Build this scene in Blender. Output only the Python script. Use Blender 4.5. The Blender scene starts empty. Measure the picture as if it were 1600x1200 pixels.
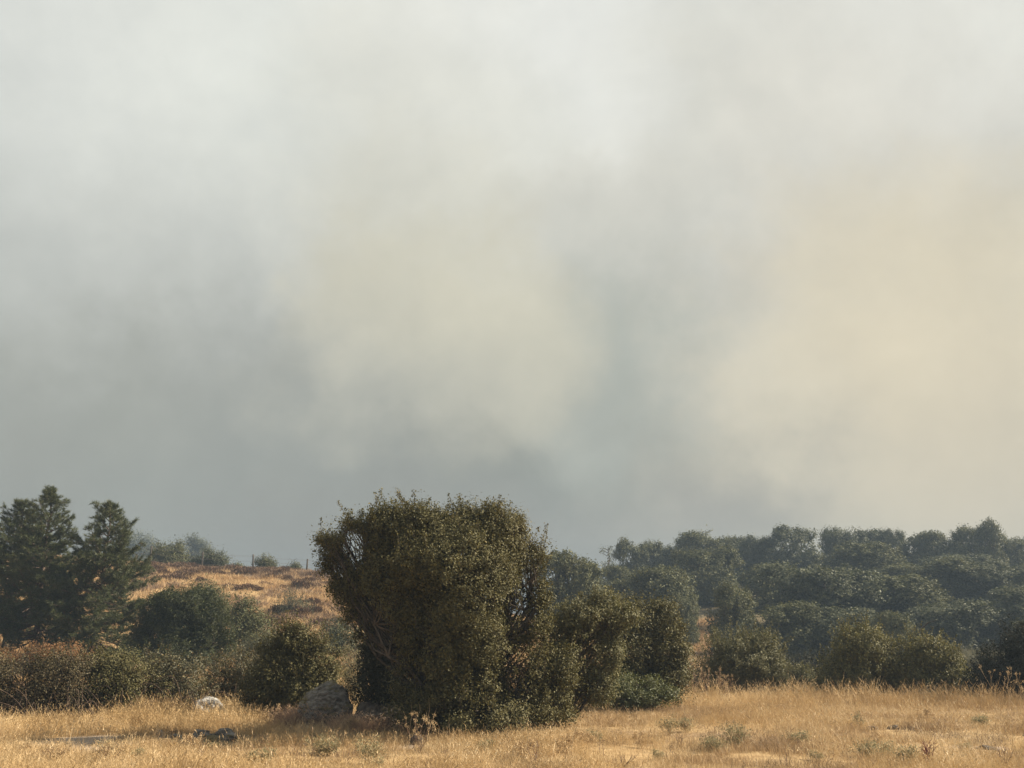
import bpy, math, random
import numpy as np
from mathutils import Vector, Matrix

scene = bpy.context.scene
C = scene.collection
R = math.radians
PI = math.pi

# ------------------------------------------------------------------ camera
EYE = 1.6
PITCH = math.atan(400.0 / 1600.0)
cam_d = bpy.data.cameras.new('camera')
cam_d.sensor_width = 36.0
cam_d.lens = 36.0
cam_d.clip_start = 0.1
cam_d.clip_end = 8000.0
cam = bpy.data.objects.new('camera', cam_d)
C.objects.link(cam)
cam.location = (0, 0, EYE)
cam.rotation_euler = (PI / 2 + PITCH, 0, 0)
scene.camera = cam


def px_dir(px, py):
    u, v = (px - 800.0) / 1600.0, (600.0 - py) / 1600.0
    cp, sp = math.cos(PITCH), math.sin(PITCH)
    return np.array([u, cp - v * sp, sp + v * cp])


def at(px, py, Y):
    """world point seen at photo pixel (px, py) at ground distance Y"""
    d = px_dir(px, py)
    t = Y / d[1]
    return np.array([d[0] * t, Y, EYE + d[2] * t])


def lin(r, g, b):
    f = lambda c: (c / 255.0) / 12.92 if c <= 10 else (((c / 255.0) + 0.055) / 1.055) ** 2.4
    return (f(r), f(g), f(b))


# ------------------------------------------------------------------ light
SUN_EL = 36.0
SUN_AZ = 82.0            # clockwise from straight ahead: from the right, a touch behind the scene
sd = Vector((math.sin(R(SUN_AZ)) * math.cos(R(SUN_EL)), math.cos(R(SUN_AZ)) * math.cos(R(SUN_EL)), math.sin(R(SUN_EL))))
sun_d = bpy.data.lights.new('sun', 'SUN')
sun_d.energy = 5.0
sun_d.angle = R(0.6)
sun_d.color = (1.0, 0.88, 0.70)
sun = bpy.data.objects.new('sun', sun_d)
C.objects.link(sun)
sun.location = (60, 30, 60)
sun.rotation_euler = sd.to_track_quat('Z', 'Y').to_euler()

scene.view_settings.view_transform = 'Standard'
scene.view_settings.look = 'None'
scene.view_settings.exposure = 1.4
scene.view_settings.gamma = 1.0
scene.view_settings.use_curve_mapping = False
scene.cycles.max_bounces = 6
scene.cycles.volume_bounces = 0
scene.cycles.transparent_max_bounces = 8
scene.cycles.use_denoising = True

# ------------------------------------------------------------------ world: smoke-filled sky over a Nishita sky
world = bpy.data.worlds.new('World')
scene.world = world
world.use_nodes = True
nt = world.node_tree
nt.nodes.clear()


class NG:
    """small helper to write node graphs"""
    def __init__(self, nt):
        self.nt = nt

    def node(self, kind, **props):
        n = self.nt.nodes.new(kind)
        for k, v in props.items():
            setattr(n, k, v)
        return n

    def put(self, sock, v):
        if isinstance(v, bpy.types.NodeSocket):
            self.nt.links.new(v, sock)
        elif isinstance(v, (tuple, list)) and len(v) == 3 and len(sock.default_value) == 4:
            sock.default_value = (*v, 1.0)
        else:
            sock.default_value = v

    def math(self, op, a, b=0.0, c=None, clamp=False):
        n = self.node('ShaderNodeMath', operation=op)
        n.use_clamp = clamp
        self.put(n.inputs[0], a)
        self.put(n.inputs[1], b)
        if c is not None:
            self.put(n.inputs[2], c)
        return n.outputs[0]

    def mix(self, f, a, b, mode='MIX'):
        n = self.node('ShaderNodeMix', data_type='RGBA', blend_type=mode)
        self.put(n.inputs[0], f)
        self.put(n.inputs[6], a)
        self.put(n.inputs[7], b)
        return n.outputs[2]

    def noise(self, vec, scale, detail=4.0, rough=0.5, dist=0.0):
        n = self.node('ShaderNodeTexNoise')
        if vec is not None:
            self.put(n.inputs['Vector'], vec)
        n.inputs['Scale'].default_value = scale
        n.inputs['Detail'].default_value = detail
        n.inputs['Roughness'].default_value = rough
        n.inputs['Distortion'].default_value = dist
        return n.outputs['Fac'], n.outputs['Color']

    def ramp(self, f, stops, interp='LINEAR'):
        n = self.node('ShaderNodeValToRGB')
        cr = n.color_ramp
        cr.interpolation = interp
        while len(cr.elements) < len(stops):
            cr.elements.new(0.5)
        for e, (p, c) in zip(cr.elements, stops):
            e.position = p
            e.color = (*c, 1.0)
        self.put(n.inputs[0], f)
        return n.outputs[0]

    def rng(self, v, a, b, c=0.0, d=1.0):
        n = self.node('ShaderNodeMapRange')
        n.interpolation_type = 'SMOOTHSTEP'
        self.put(n.inputs[0], v)
        for i, x in enumerate((a, b, c, d)):
            n.inputs[i + 1].default_value = x
        return n.outputs[0]


g = NG(nt)
tc = g.node('ShaderNodeTexCoord')
vdir = tc.outputs['Generated']
sep = g.node('ShaderNodeSeparateXYZ')
g.put(sep.inputs[0], vdir)
w1f, w1c = g.noise(vdir, 2.6, 5.0, 0.55)
w2f, w2c = g.noise(vdir, 6.5, 7.0, 0.62)
s1 = g.node('ShaderNodeSeparateColor'); g.put(s1.inputs[0], w1c)
s2 = g.node('ShaderNodeSeparateColor'); g.put(s2.inputs[0], w2c)
w4f, w4c = g.noise(vdir, 17.0, 6.0, 0.62)
s4 = g.node('ShaderNodeSeparateColor'); g.put(s4.inputs[0], w4c)
az0 = g.math('ARCTAN2', sep.outputs[0], sep.outputs[1])
el0 = g.math('ARCSINE', sep.outputs[2])


def warp(base, s1o, s2o, s4o):
    a = g.math('MULTIPLY_ADD', g.math('SUBTRACT', s1o, 0.5), 0.26, base)
    a = g.math('MULTIPLY_ADD', g.math('SUBTRACT', s2o, 0.5), 0.17, a)
    return g.math('MULTIPLY_ADD', g.math('SUBTRACT', s4o, 0.5), 0.05, a)


az = warp(az0, s1.outputs[0], s2.outputs[0], s4.outputs[0])
el = warp(el0, s1.outputs[1], s2.outputs[1], s4.outputs[1])
elr = g.math('DIVIDE', el, PI / 2, clamp=True)
deg = lambda d: d / 90.0
col = g.ramp(elr, [(0.0, lin(140, 137, 127)), (deg(6), lin(144, 142, 133)), (deg(11), lin(162, 162, 153)), (deg(18), lin(190, 191, 183)),
                   (deg(26), lin(204, 205, 197)), (deg(35), lin(219, 220, 213)), (deg(60), lin(212, 214, 210)), (1.0, lin(205, 208, 207))])


def lobe(col, px, py, sx, sy, rgb, wgt, edge=False):
    d = px_dir(px, py)
    d = d / np.linalg.norm(d)
    a0, e0 = math.atan2(d[0], d[1]), math.asin(d[2])
    dx = g.math('MULTIPLY', g.math('SUBTRACT', az, a0), 1600.0 / sx)
    dy = g.math('MULTIPLY', g.math('SUBTRACT', el, e0), 1600.0 / sy)
    q = g.math('MULTIPLY_ADD', dy, dy, g.math('MULTIPLY', dx, dx))
    if edge:
        f = g.math('MULTIPLY', g.rng(q, 5.2, 0.1), wgt, clamp=True)
    else:
        f = g.math('MULTIPLY', g.math('EXPONENT', g.math('MULTIPLY', q, -0.5)), wgt, clamp=True)
    return g.mix(f, col, lin(*rgb))


for L in [
    (79, 435, 280, 130, (192, 194, 187), 0.7),
    (291, 669, 330, 110, (145, 147, 136), 0.7),
    (79, 20, 150, 130, (210, 212, 206), 0.6),
    (454, 79, 200, 150, (222, 224, 216), 0.6),
    (1323, 370, 380, 240, (211, 207, 194), 0.85),
    (1032, 124, 110, 170, (204, 203, 193), 0.7),
    (1454, 111, 190, 120, (217, 214, 203), 0.7),
    (1529, 7, 90, 80, (228, 228, 219), 0.5),
    (798, -26, 170, 180, (229, 229, 222), 0.8, True),
    (680, 288, 150, 190, (212, 211, 199), 0.7, True),
    (863, 732, 260, 70, (129, 131, 121), 0.9),
    (937, 387, 110, 85, (202, 200, 189), 0.7, True),
    (1124, 473, 100, 40, (187, 185, 176), 0.5),
    (1520, 666, 285, 175, (213, 203, 178), 0.9, True),
    (931, 588, 105, 120, (164, 168, 157), 0.8),
    (1558, 661, 150, 110, (219, 206, 176), 0.5),
    (1627, 796, 170, 100, (205, 193, 168), 0.8),
    (661, 421, 110, 130, (206, 203, 187), 0.6, True),
    (682, 543, 125, 110, (201, 195, 172), 0.72, True),
    (1100, 784, 140, 60, (151, 149, 140), 0.7),
    (513, 658, 180, 110, (158, 160, 152), 0.5),
]:
    col = lobe(col, *L)
w3f, w3c = g.noise(vdir, 4.5, 6.0, 0.6, 0.4)
col = g.mix(1.0, col, g.ramp(w4f, [(0.3, (0.965, 0.967, 0.97)), (0.7, (1.035, 1.033, 1.03))]), 'MULTIPLY')
col = g.mix(1.0, col, g.ramp(w3f, [(0.25, (0.92, 0.925, 0.93)), (0.75, (1.08, 1.075, 1.07))]), 'MULTIPLY')
sky = g.node('ShaderNodeTexSky', sky_type='NISHITA')
sky.sun_disc = False
sky.sun_elevation = R(SUN_EL)
sky.sun_rotation = R(SUN_AZ)
sky.altitude = 900.0
sky.air_density = 1.0
sky.dust_density = 4.0
b1 = g.node('ShaderNodeBackground'); g.put(b1.inputs[0], sky.outputs[0]); b1.inputs[1].default_value = 0.05
b2 = g.node('ShaderNodeBackground'); g.put(b2.inputs[0], col); b2.inputs[1].default_value = 0.425
ms = g.node('ShaderNodeMixShader')
# the smoke thins out overhead and behind the viewer, where some sky shows through
cover = g.math('MULTIPLY_ADD', g.rng(sep.outputs[1], -0.7, 0.5), 0.40, 0.57)
g.put(ms.inputs[0], cover); g.put(ms.inputs[1], b1.outputs[0]); g.put(ms.inputs[2], b2.outputs[0])
wo = g.node('ShaderNodeOutputWorld'); g.put(wo.inputs[0], ms.outputs[0])
world.cycles.sampling_method = 'MANUAL'
world.cycles.sample_map_resolution = 512

# ------------------------------------------------------------------ numpy noise
_H = np.random.RandomState(7).rand(4096)


def vnoise(p, seed=0):
    p = np.asarray(p, dtype=np.float64)
    i = np.floor(p).astype(np.int64)
    f = p - i
    f = f * f * (3 - 2 * f)
    def h(dx, dy, dz):
        k = (i[..., 0] + dx) * 73856093 ^ (i[..., 1] + dy) * 19349663 ^ (i[..., 2] + dz) * 83492791 ^ (seed * 2654435)
        return _H[k & 4095]
    x0 = h(0,0,0) * (1 - f[..., 0]) + h(1,0,0) * f[..., 0]
    x1 = h(0,1,0) * (1 - f[..., 0]) + h(1,1,0) * f[..., 0]
    x2 = h(0,0,1) * (1 - f[..., 0]) + h(1,0,1) * f[..., 0]
    x3 = h(0,1,1) * (1 - f[..., 0]) + h(1,1,1) * f[..., 0]
    y0 = x0 * (1 - f[..., 1]) + x1 * f[..., 1]
    y1 = x2 * (1 - f[..., 1]) + x3 * f[..., 1]
    return y0 * (1 - f[..., 2]) + y1 * f[..., 2]


def fnoise(x, y, s, seed=0, oct=3):
    v, a, t = 0.0, 1.0, 0.0
    for k in range(oct):
        v = v + a * vnoise(np.stack([x * s, y * s, np.full_like(x, 3.7 + k)], -1), seed + k)
        t += a; a *= 0.5; s *= 2.1
    return v / t


def sstep(a, b, x):
    t = np.clip((x - a) / (b - a), 0, 1)
    return t * t * (3 - 2 * t)


# ------------------------------------------------------------------ terrain
def _z_at(py, Y):
    return at(800, py, Y)[2]


_lc = np.array([(-3000, 845), (-600, 860), (0, 872), (230, 884), (300, 888), (389, 894), (474, 898), (520, 907), (600, 930), (700, 948), (850, 972), (1000, 985), (1200, 990), (4000, 990)], float)
_lz = np.array([_z_at(p, 84.0) for p in _lc[:, 1]])
_rc = np.array([(-3000, 950), (500, 965), (870, 955), (950, 940), (1000, 932), (1090, 918), (1240, 912), (1450, 910), (1550, 908), (1700, 905), (4000, 895)], float)
_rz = np.array([_z_at(p, 118.0) for p in _rc[:, 1]])


def H(x, y):
    x = np.asarray(x, float); y = np.asarray(y, float)
    yy = np.maximum(y, 20.0)
    a = 800 + 1649.0 * x / yy
    t = sstep(880, 1040, a)
    lz = np.interp(a, _lc[:, 0], _lz); rz = np.interp(a, _rc[:, 0], _rz)
    y0 = 40 + 22 * t; yc = 84 + 34 * t
    zc = lz * (1 - t) + rz * t
    s = np.clip((yy - y0) / (yc - y0), 0, 1)
    up = 0.55 * s + 0.45 * s * s * (3 - 2 * s)
    z = zc * up
    far = 15.0 * (1 - t) * sstep(650, 300, a)                        # second ridge beyond the left hill
    z = z * (1 - sstep(yc + 2, yc + 60, yy)) + 2.0 * sstep(yc + 2, yc + 60, yy) + far * sstep(130, 220, yy) * (1 - sstep(300, 500, yy))
    z = z * (1 - sstep(700, 1400, yy))
    amp = 0.04 + 0.35 * sstep(38, 70, yy)
    z = z + amp * (fnoise(x, y, 0.25, 11) - 0.5) * 2 * sstep(2500, 400, yy)
    z = z + 0.10 * (fnoise(x, y, 0.9, 21, 2) - 0.5) * sstep(8, 14, y)
    # low earth bank crossing the left of the near field
    d = (y - (17.6 + (x + 4.0) * 0.75)) / 0.42
    z = z + 0.13 * np.exp(-d * d) * sstep(-6.6, -5.2, x) * (1 - sstep(-2.6, -1.4, x))
    d2 = (y - 27.6 - 0.10 * x) / 2.4
    z = z + 0.03 * np.exp(-d2 * d2) * sstep(0.5, 4, x)
    return z


def h1(x, y):
    return float(H(np.array([x]), np.array([y]))[0])


# ------------------------------------------------------------------ mesh helpers
def make_mesh(name, verts, quads=None, tris=None, mats=(), smooth=False, mat_idx=None):
    verts = np.asarray(verts, np.float32).reshape(-1, 3)
    parts = []
    nq = 0 if quads is None else len(quads)
    ntri = 0 if tris is None else len(tris)
    loops = np.concatenate([np.asarray(quads, np.int32).ravel() if nq else np.zeros(0, np.int32), np.asarray(tris, np.int32).ravel() if ntri else np.zeros(0, np.int32)])
    starts = np.concatenate([np.arange(nq, dtype=np.int32) * 4, nq * 4 + np.arange(ntri, dtype=np.int32) * 3])
    me = bpy.data.meshes.new(name)
    me.vertices.add(len(verts)); me.vertices.foreach_set('co', verts.ravel())
    me.loops.add(len(loops)); me.loops.foreach_set('vertex_index', loops)
    me.polygons.add(nq + ntri); me.polygons.foreach_set('loop_start', starts)
    if smooth:
        me.polygons.foreach_set('use_smooth', np.ones(nq + ntri, bool))
    for m in mats:
        me.materials.append(m)
    if mat_idx is not None:
        me.polygons.foreach_set('material_index', np.asarray(mat_idx, np.int32))
    me.update(calc_edges=True)
    return me


def link(name, data, parent=None, loc=None):
    o = bpy.data.objects.new(name, data)
    C.objects.link(o)
    if parent is not None:
        o.parent = parent
    if loc is not None:
        o.location = loc
    return o


def tag(o, label=None, cat=None, group=None, kind=None):
    if label: o['label'] = label
    if cat: o['category'] = cat
    if group: o['group'] = group
    if kind: o['kind'] = kind
    return o


def thing(name, label, cat, loc, group=None, rz=0.0):
    o = link(name, None, None, loc)
    o.empty_display_size = 0.3
    o.rotation_euler = (0, 0, rz)
    return tag(o, label, cat, group)


def dup(root, loc, rz, scale, label, group=None):
    r = root.copy(); C.objects.link(r)
    r.location = loc; r.rotation_euler = (0, 0, rz); r.scale = scale
    r['label'] = label
    if group: r['group'] = group
    for ch in list(root.children):
        c = ch.copy(); C.objects.link(c); c.parent = r
    return r


class Tubes:
    def __init__(self, n=5):
        self.v, self.q, self.n, self.c = [], [], n, 0

    def add(self, pts, radii):
        pts = np.asarray(pts, float); m = len(pts)
        d = np.gradient(pts, axis=0)
        d /= np.linalg.norm(d, axis=1, keepdims=True) + 1e-9
        ref = np.where(np.abs(d[:, 2:3]) > 0.9, np.array([[1.0, 0, 0]]), np.array([[0, 0, 1.0]]))
        u = np.cross(d, ref); u /= np.linalg.norm(u, axis=1, keepdims=True) + 1e-9
        w = np.cross(d, u)
        n = self.n
        th = np.arange(n) * 2 * PI / n
        ring = pts[:, None, :] + np.asarray(radii, float)[:, None, None] * (np.cos(th)[None, :, None] * u[:, None, :] + np.sin(th)[None, :, None] * w[:, None, :])
        self.v.append(ring.reshape(-1, 3))
        i = np.arange(m - 1)[:, None] * n; j = np.arange(n)[None, :]; k = (j + 1) % n
        q = np.stack([i + j, i + k, i + n + k, i + n + j], -1).reshape(-1, 4) + self.c
        self.q.append(q); self.c += m * n

    def mesh(self, name, mat):
        if not self.v:
            return None
        return make_mesh(name, np.concatenate(self.v), np.concatenate(self.q), None, [mat], smooth=True)


def wiggle(a, b, rng, k=5, amp=0.08, sag=0.0):
    a, b = np.asarray(a, float), np.asarray(b, float)
    t = np.linspace(0, 1, k)[:, None]
    p = a + (b - a) * t
    L = np.linalg.norm(b - a)
    off = rng.normal(0, amp * L, (k, 3)); off[0] = 0; off[-1] = 0
    p = p + off * 0.6
    p[:, 2] += sag * L * np.sin(t[:, 0] * PI)
    return p


def unit(v):
    return v / (np.linalg.norm(v, axis=-1, keepdims=True) + 1e-9)


def leaves_mesh(name, P, N, size, aspect, mat, rng, T=None):
    """pointed four-sided leaves: P centres, N facing, size = length"""
    n = len(P)
    if T is None:
        T = rng.normal(0, 1, (n, 3))
    T = unit(T - N * np.sum(T * N, 1, keepdims=True))
    B = np.cross(N, T)
    L = (size * rng.uniform(0.65, 1.25, n))[:, None] if np.isscalar(size) else size[:, None]
    W = L * aspect * rng.uniform(0.8, 1.2, (n, 1))
    fold = N * L * 0.12
    v = np.stack([P - T * L * 0.5, P + B * W * 0.5 + fold - T * L * 0.04, P + T * L * 0.5, P - B * W * 0.5 + fold - T * L * 0.04], 1)
    q = np.arange(4 * n).reshape(-1, 4)
    tr = np.concatenate([q[:, [0, 1, 2]], q[:, [0, 2, 3]]], 0)
    return make_mesh(name, v.reshape(-1, 3), None, tr, [mat])


def crown(lobes, n_clump, per, rc, rng, inner=0.5, gap=0.30, gap_s=1.2, rough=0.28, rough_s=2.2, floor=None):
    """clump centres spread through ellipsoid lobes, leaf points round them"""
    lobes = np.asarray(lobes, float)
    c, r = lobes[:, :3], lobes[:, 3:6]
    w = (r[:, 0] * r[:, 1] + r[:, 0] * r[:, 2] + r[:, 1] * r[:, 2]); w = w / w.sum()
    k = rng.choice(len(lobes), int(n_clump * 2.4), p=w)
    d = unit(rng.normal(0, 1, (len(k), 3)))
    f = 1 - (1 - inner) * rng.random(len(k)) ** 1.6
    m = 1 + rough * 2 * (vnoise(d * rough_s + k[:, None] * 7.3, 5) - 0.5)
    p = c[k] + r[k] * d * (f * m)[:, None]
    keep = vnoise(p * gap_s + 11.3, 9) > gap
    # drop what lies deep within other lobes
    for j in range(len(lobes)):
        e = np.sum(((p - c[j]) / r[j]) ** 2, 1)
        keep &= ~((e < 0.20) & (rng.random(len(k)) < 0.8))
    if floor is not None:
        keep &= p[:, 2] > floor
    p, d = p[keep][:n_clump], d[keep][:n_clump]
    cc = p
    s = rng.uniform(0.6, 1.35, len(p))
    s = s * rng.uniform(.8, 1.2, len(p))
    ax = unit(d + np.array([0, 0, .5]) + rng.normal(0, .45, p.shape))      # each clump is a spray drawn out along its twig
    D = np.repeat(d, per, 0); A = np.repeat(ax, per, 0); S = (np.repeat(s, per) * rc)[:, None]
    P = np.repeat(p, per, 0) + np.clip(rng.normal(0, .42, (len(p) * per, 3)), -.95, .95) * S + A * (np.clip(rng.normal(0, .62, (len(p) * per, 1)), -1.2, 1.2) * S)
    N = unit(0.85 * D + np.array([0, 0, 0.50]) + rng.normal(0, 0.62, P.shape))
    if floor is not None:
        P[:, 2] = np.maximum(P[:, 2], floor + 0.01)
    return P, N, cc


def shoots(lobes, n, rng, lmin, lmax, per, tubes, spread=0.03, lean=0.18):
    """upright leafy shoots standing out of the upper side of the lobes"""
    lobes = np.asarray(lobes, float)
    c, r = lobes[:, :3], lobes[:, 3:6]
    w = r[:, 0] * r[:, 1]; w = w / w.sum()
    Ps, Ns, Ts = [], [], []
    for i in range(n):
        k = rng.choice(len(lobes), p=w)
        d = unit(rng.normal(0, 1, 3)); d[2] = abs(d[2]) * 0.9 + 0.25; d = unit(d)
        a = c[k] + r[k] * d * 0.92
        L = rng.uniform(lmin, lmax)
        dirn = unit(np.array([d[0] * 0.5, d[1] * 0.5, 1.0]) + rng.normal(0, lean, 3))
        b = a + dirn * L
        pts = np.concatenate([c[k][None] * .75 + a * .25, (c[k][None] * .3 + a * .7), wiggle(a - dirn * 0.05, b, rng, 4, 0.04)])
        tubes.add(pts, np.linspace(0.008, 0.002, 6))
        t = rng.uniform(0.15, 1.0, per)
        p = a + (b - a) * t[:, None] + np.clip(rng.normal(0, spread, (per, 3)), -.06, .06) * (1.25 - 0.7 * t)[:, None]
        Ps.append(p)
        Ns.append(unit(rng.normal(0, 1, (per, 3)) + dirn * 0.3))
        Ts.append(unit(dirn + rng.normal(0, 0.6, (per, 3))))
    return np.concatenate(Ps), np.concatenate(Ns), np.concatenate(Ts)


# ------------------------------------------------------------------ materials
def new_mat(name):
    m = bpy.data.materials.new(name)
    m.use_nodes = True
    m.node_tree.nodes.clear()
    return m, NG(m.node_tree)


def leaf_mat(name, stops, under, trans=0.22, rough=0.5, spec=0.35, patch=None, patch_s=0.6):
    m, q = new_mat(name)
    geo = q.node('ShaderNodeNewGeometry')
    c = q.ramp(geo.outputs['Random Per Island'], stops)
    tco = q.node('ShaderNodeTexCoord')
    nf, _ = q.noise(tco.outputs['Object'], patch_s, 3, 0.6)
    if patch is not None:
        c = q.mix(q.rng(nf, 0.48, 0.66, 0, 0.75), c, patch)
    c = q.mix(q.math('MULTIPLY', geo.outputs['Backfacing'], 0.7), c, under)
    bs = q.node('ShaderNodeBsdfPrincipled')
    q.put(bs.inputs['Base Color'], c)
    bs.inputs['Roughness'].default_value = rough
    bs.inputs['Specular IOR Level'].default_value = spec
    tr = q.node('ShaderNodeBsdfTranslucent')
    q.put(tr.inputs[0], c)
    mx = q.node('ShaderNodeMixShader'); mx.inputs[0].default_value = trans
    q.put(mx.inputs[1], bs.outputs[0]); q.put(mx.inputs[2], tr.outputs[0])
    out = q.node('ShaderNodeOutputMaterial'); q.put(out.inputs[0], mx.outputs[0])
    return m


def solid_mat(name, c1, c2, scale=6.0, rough=0.85, bump=0.3, stretch=(1, 1, 1), spec=0.2, c3=None):
    m, q = new_mat(name)
    tco = q.node('ShaderNodeTexCoord')
    mp = q.node('ShaderNodeMapping'); q.put(mp.inputs[0], tco.outputs['Object']); mp.inputs['Scale'].default_value = stretch
    nf, _ = q.noise(mp.outputs[0], scale, 6, 0.65)
    c = q.mix(q.rng(nf, 0.35, 0.65), c1, c2)
    if c3 is not None:
        n2, _ = q.noise(mp.outputs[0], scale * 0.45, 5, 0.7, 0.5)
        c = q.mix(q.rng(n2, 0.52, 0.62), c, c3)
    bs = q.node('ShaderNodeBsdfPrincipled')
    q.put(bs.inputs['Base Color'], c)
    bs.inputs['Roughness'].default_value = rough
    bs.inputs['Specular IOR Level'].default_value = spec
    bp = q.node('ShaderNodeBump'); bp.inputs['Strength'].default_value = bump; bp.inputs['Distance'].default_value = 0.05
    q.put(bp.inputs['Height'], nf); q.put(bs.inputs['Normal'], bp.outputs[0])
    out = q.node('ShaderNodeOutputMaterial'); q.put(out.inputs[0], bs.outputs[0])
    return m


def straw_mat(name, stops, trans=0.25):
    m, q = new_mat(name)
    oi = q.node('ShaderNodeObjectInfo')
    geo = q.node('ShaderNodeNewGeometry')
    n1, _ = q.noise(geo.outputs['Position'], 0.45, 4, 0.6)
    n2, _ = q.noise(geo.outputs['Position'], 0.09, 2, 0.5)
    f = q.math('ADD', q.math('MULTIPLY', oi.outputs['Random'], 0.30), q.math('MULTIPLY', geo.outputs['Random Per Island'], 0.30))
    f = q.math('ADD', f, q.rng(n1, 0.34, 0.66, -0.12, 0.48))
    c = q.ramp(f, stops)
    bs = q.node('ShaderNodeBsdfPrincipled')
    q.put(bs.inputs['Base Color'], c)
    bs.inputs['Roughness'].default_value = 0.6
    bs.inputs['Specular IOR Level'].default_value = 0.25
    tr = q.node('ShaderNodeBsdfTranslucent'); q.put(tr.inputs[0], c)
    mx = q.node('ShaderNodeMixShader'); mx.inputs[0].default_value = trans
    q.put(mx.inputs[1], bs.outputs[0]); q.put(mx.inputs[2], tr.outputs[0])
    out = q.node('ShaderNodeOutputMaterial'); q.put(out.inputs[0], mx.outputs[0])
    return m


M = {}
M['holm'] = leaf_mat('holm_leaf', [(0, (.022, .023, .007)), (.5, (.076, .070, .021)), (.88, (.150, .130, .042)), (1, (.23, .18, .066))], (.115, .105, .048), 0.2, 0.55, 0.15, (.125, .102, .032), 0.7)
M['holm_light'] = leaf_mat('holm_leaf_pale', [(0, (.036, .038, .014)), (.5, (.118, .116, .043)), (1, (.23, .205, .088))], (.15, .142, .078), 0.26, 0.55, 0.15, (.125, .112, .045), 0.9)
M['holm_sun'] = leaf_mat('holm_leaf_sunlit', [(0, (.032, .034, .009)), (.45, (.13, .126, .034)), (.85, (.25, .22, .068)), (1, (.33, .27, .10))], (.13, .12, .055), 0.18, 0.55, 0.15, (.13, .11, .036), 0.8)  # holm leaf lightened and yellowed so the field-edge bushes look sunlit
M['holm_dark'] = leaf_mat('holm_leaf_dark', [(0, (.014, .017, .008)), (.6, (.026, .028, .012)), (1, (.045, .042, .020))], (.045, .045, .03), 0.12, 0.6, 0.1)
M['oak_far'] = leaf_mat('oak_leaf_far', [(0, (.022, .028, .010)), (.5, (.080, .084, .029)), (1, (.21, .19, .070))], (.085, .09, .045), 0.2, 0.6, 0.15, (.095, .082, .03), 0.22)
M['oak_far_b'] = leaf_mat('oak_leaf_far_grey', [(0, (.024, .032, .014)), (.5, (.080, .090, .040)), (1, (.185, .18, .088))], (.08, .085, .05), 0.2, 0.6, 0.15, (.06, .068, .026), 0.25)
M['pine'] = leaf_mat('pine_needle', [(0, (.030, .043, .015)), (.6, (.075, .090, .030)), (1, (.14, .138, .052))], (.05, .06, .03), 0.15, 0.5, 0.25, (.075, .078, .03), 0.5)
M['green'] = leaf_mat('bright_leaf', [(0, (.05, .06, .018)), (.6, (.105, .112, .03)), (1, (.17, .16, .05))], (.1, .11, .05), 0.3, 0.5, 0.25)
M['bramble'] = leaf_mat('bramble_leaf', [(0, (.030, .033, .012)), (.5, (.080, .072, .024)), (.8, (.15, .112, .038)), (1, (.24, .14, .055))], (.12, .115, .07), 0.25, 0.5, 0.25)
M['bramble_dry'] = leaf_mat('bramble_leaf_dry', [(0, (.028, .029, .012)), (.5, (.056, .052, .019)), (.88, (.105, .078, .030)), (1, (.17, .105, .046))], (.10, .08, .045), 0.25, 0.6, 0.2)
M['bracken'] = leaf_mat('bracken_frond', [(0, (.10, .06, .026)), (.5, (.18, .10, .042)), (1, (.27, .16, .07))], (.22, .12, .06), 0.3, 0.7, 0.1)
M['heather'] = leaf_mat('heather_twig', [(0, (.085, .055, .042)), (.5, (.15, .095, .066)), (1, (.22, .14, .085))], (.13, .085, .06), 0.15, 0.8, 0.05)
M['feathery'] = leaf_mat('broom_twig', [(0, (.07, .075, .045)), (.5, (.115, .115, .065)), (1, (.17, .155, .09))], (.12, .12, .08), 0.2, 0.7, 0.1)
M['bark'] = solid_mat('bark', (.05, .042, .034), (.11, .092, .075), 9, 0.95, 0.6, (1, 1, 0.3), 0.05)
M['pine_bark'] = solid_mat('pine_bark', (.07, .05, .038), (.15, .11, .085), 7, 0.95, 0.6, (1, 1, 0.35), 0.05)
M['twig'] = solid_mat('twig', (.07, .055, .04), (.15, .115, .085), 20, 0.9, 0.2, (1, 1, 1), 0.1)
M['cane'] = solid_mat('bramble_cane', (.060, .040, .030), (.12, .085, .062), 15, 0.8, 0.2)
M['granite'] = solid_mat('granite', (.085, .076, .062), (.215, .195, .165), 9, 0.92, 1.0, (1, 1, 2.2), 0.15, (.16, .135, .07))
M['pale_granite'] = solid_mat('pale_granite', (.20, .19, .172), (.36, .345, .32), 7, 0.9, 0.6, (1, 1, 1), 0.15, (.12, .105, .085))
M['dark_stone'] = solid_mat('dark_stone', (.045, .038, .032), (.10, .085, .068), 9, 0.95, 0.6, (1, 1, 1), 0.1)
M['post'] = solid_mat('weathered_post', (.055, .045, .038), (.10, .085, .07), 12, 0.9, 0.3, (1, 1, .2), 0.1)
M['wire'] = solid_mat('rusty_wire', (.10, .08, .07), (.16, .13, .11), 30, 0.6, 0.1)
STRAW = [(0.0, (0.240, 0.157, 0.073)), (0.35, (0.400, 0.274, 0.128)), (0.65, (0.510, 0.367, 0.188)), (1.0, (0.620, 0.486, 0.296))]
M['straw'] = straw_mat('dry_grass', STRAW)
M['straw_short'] = straw_mat('dry_stubble', [(0, (0.200, 0.132, 0.075)), (.4, (0.390, 0.271, 0.139)), (.75, (0.500, 0.373, 0.205)), (1, (0.600, 0.486, 0.308))])
M['straw_red'] = straw_mat('russet_grass', [(0, (.20, .125, .078)), (.5, (.34, .225, .145)), (1, (.46, .33, .22))])
M['straw_hill'] = straw_mat('hill_grass', [(0, (.25, .155, .078)), (.5, (.42, .275, .135)), (1, (.54, .40, .22))])
M['mat'] = straw_mat('dead_mat', [(0, (.085, .060, .038)), (.5, (.16, .115, .07)), (1, (.27, .20, .125))])
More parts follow.
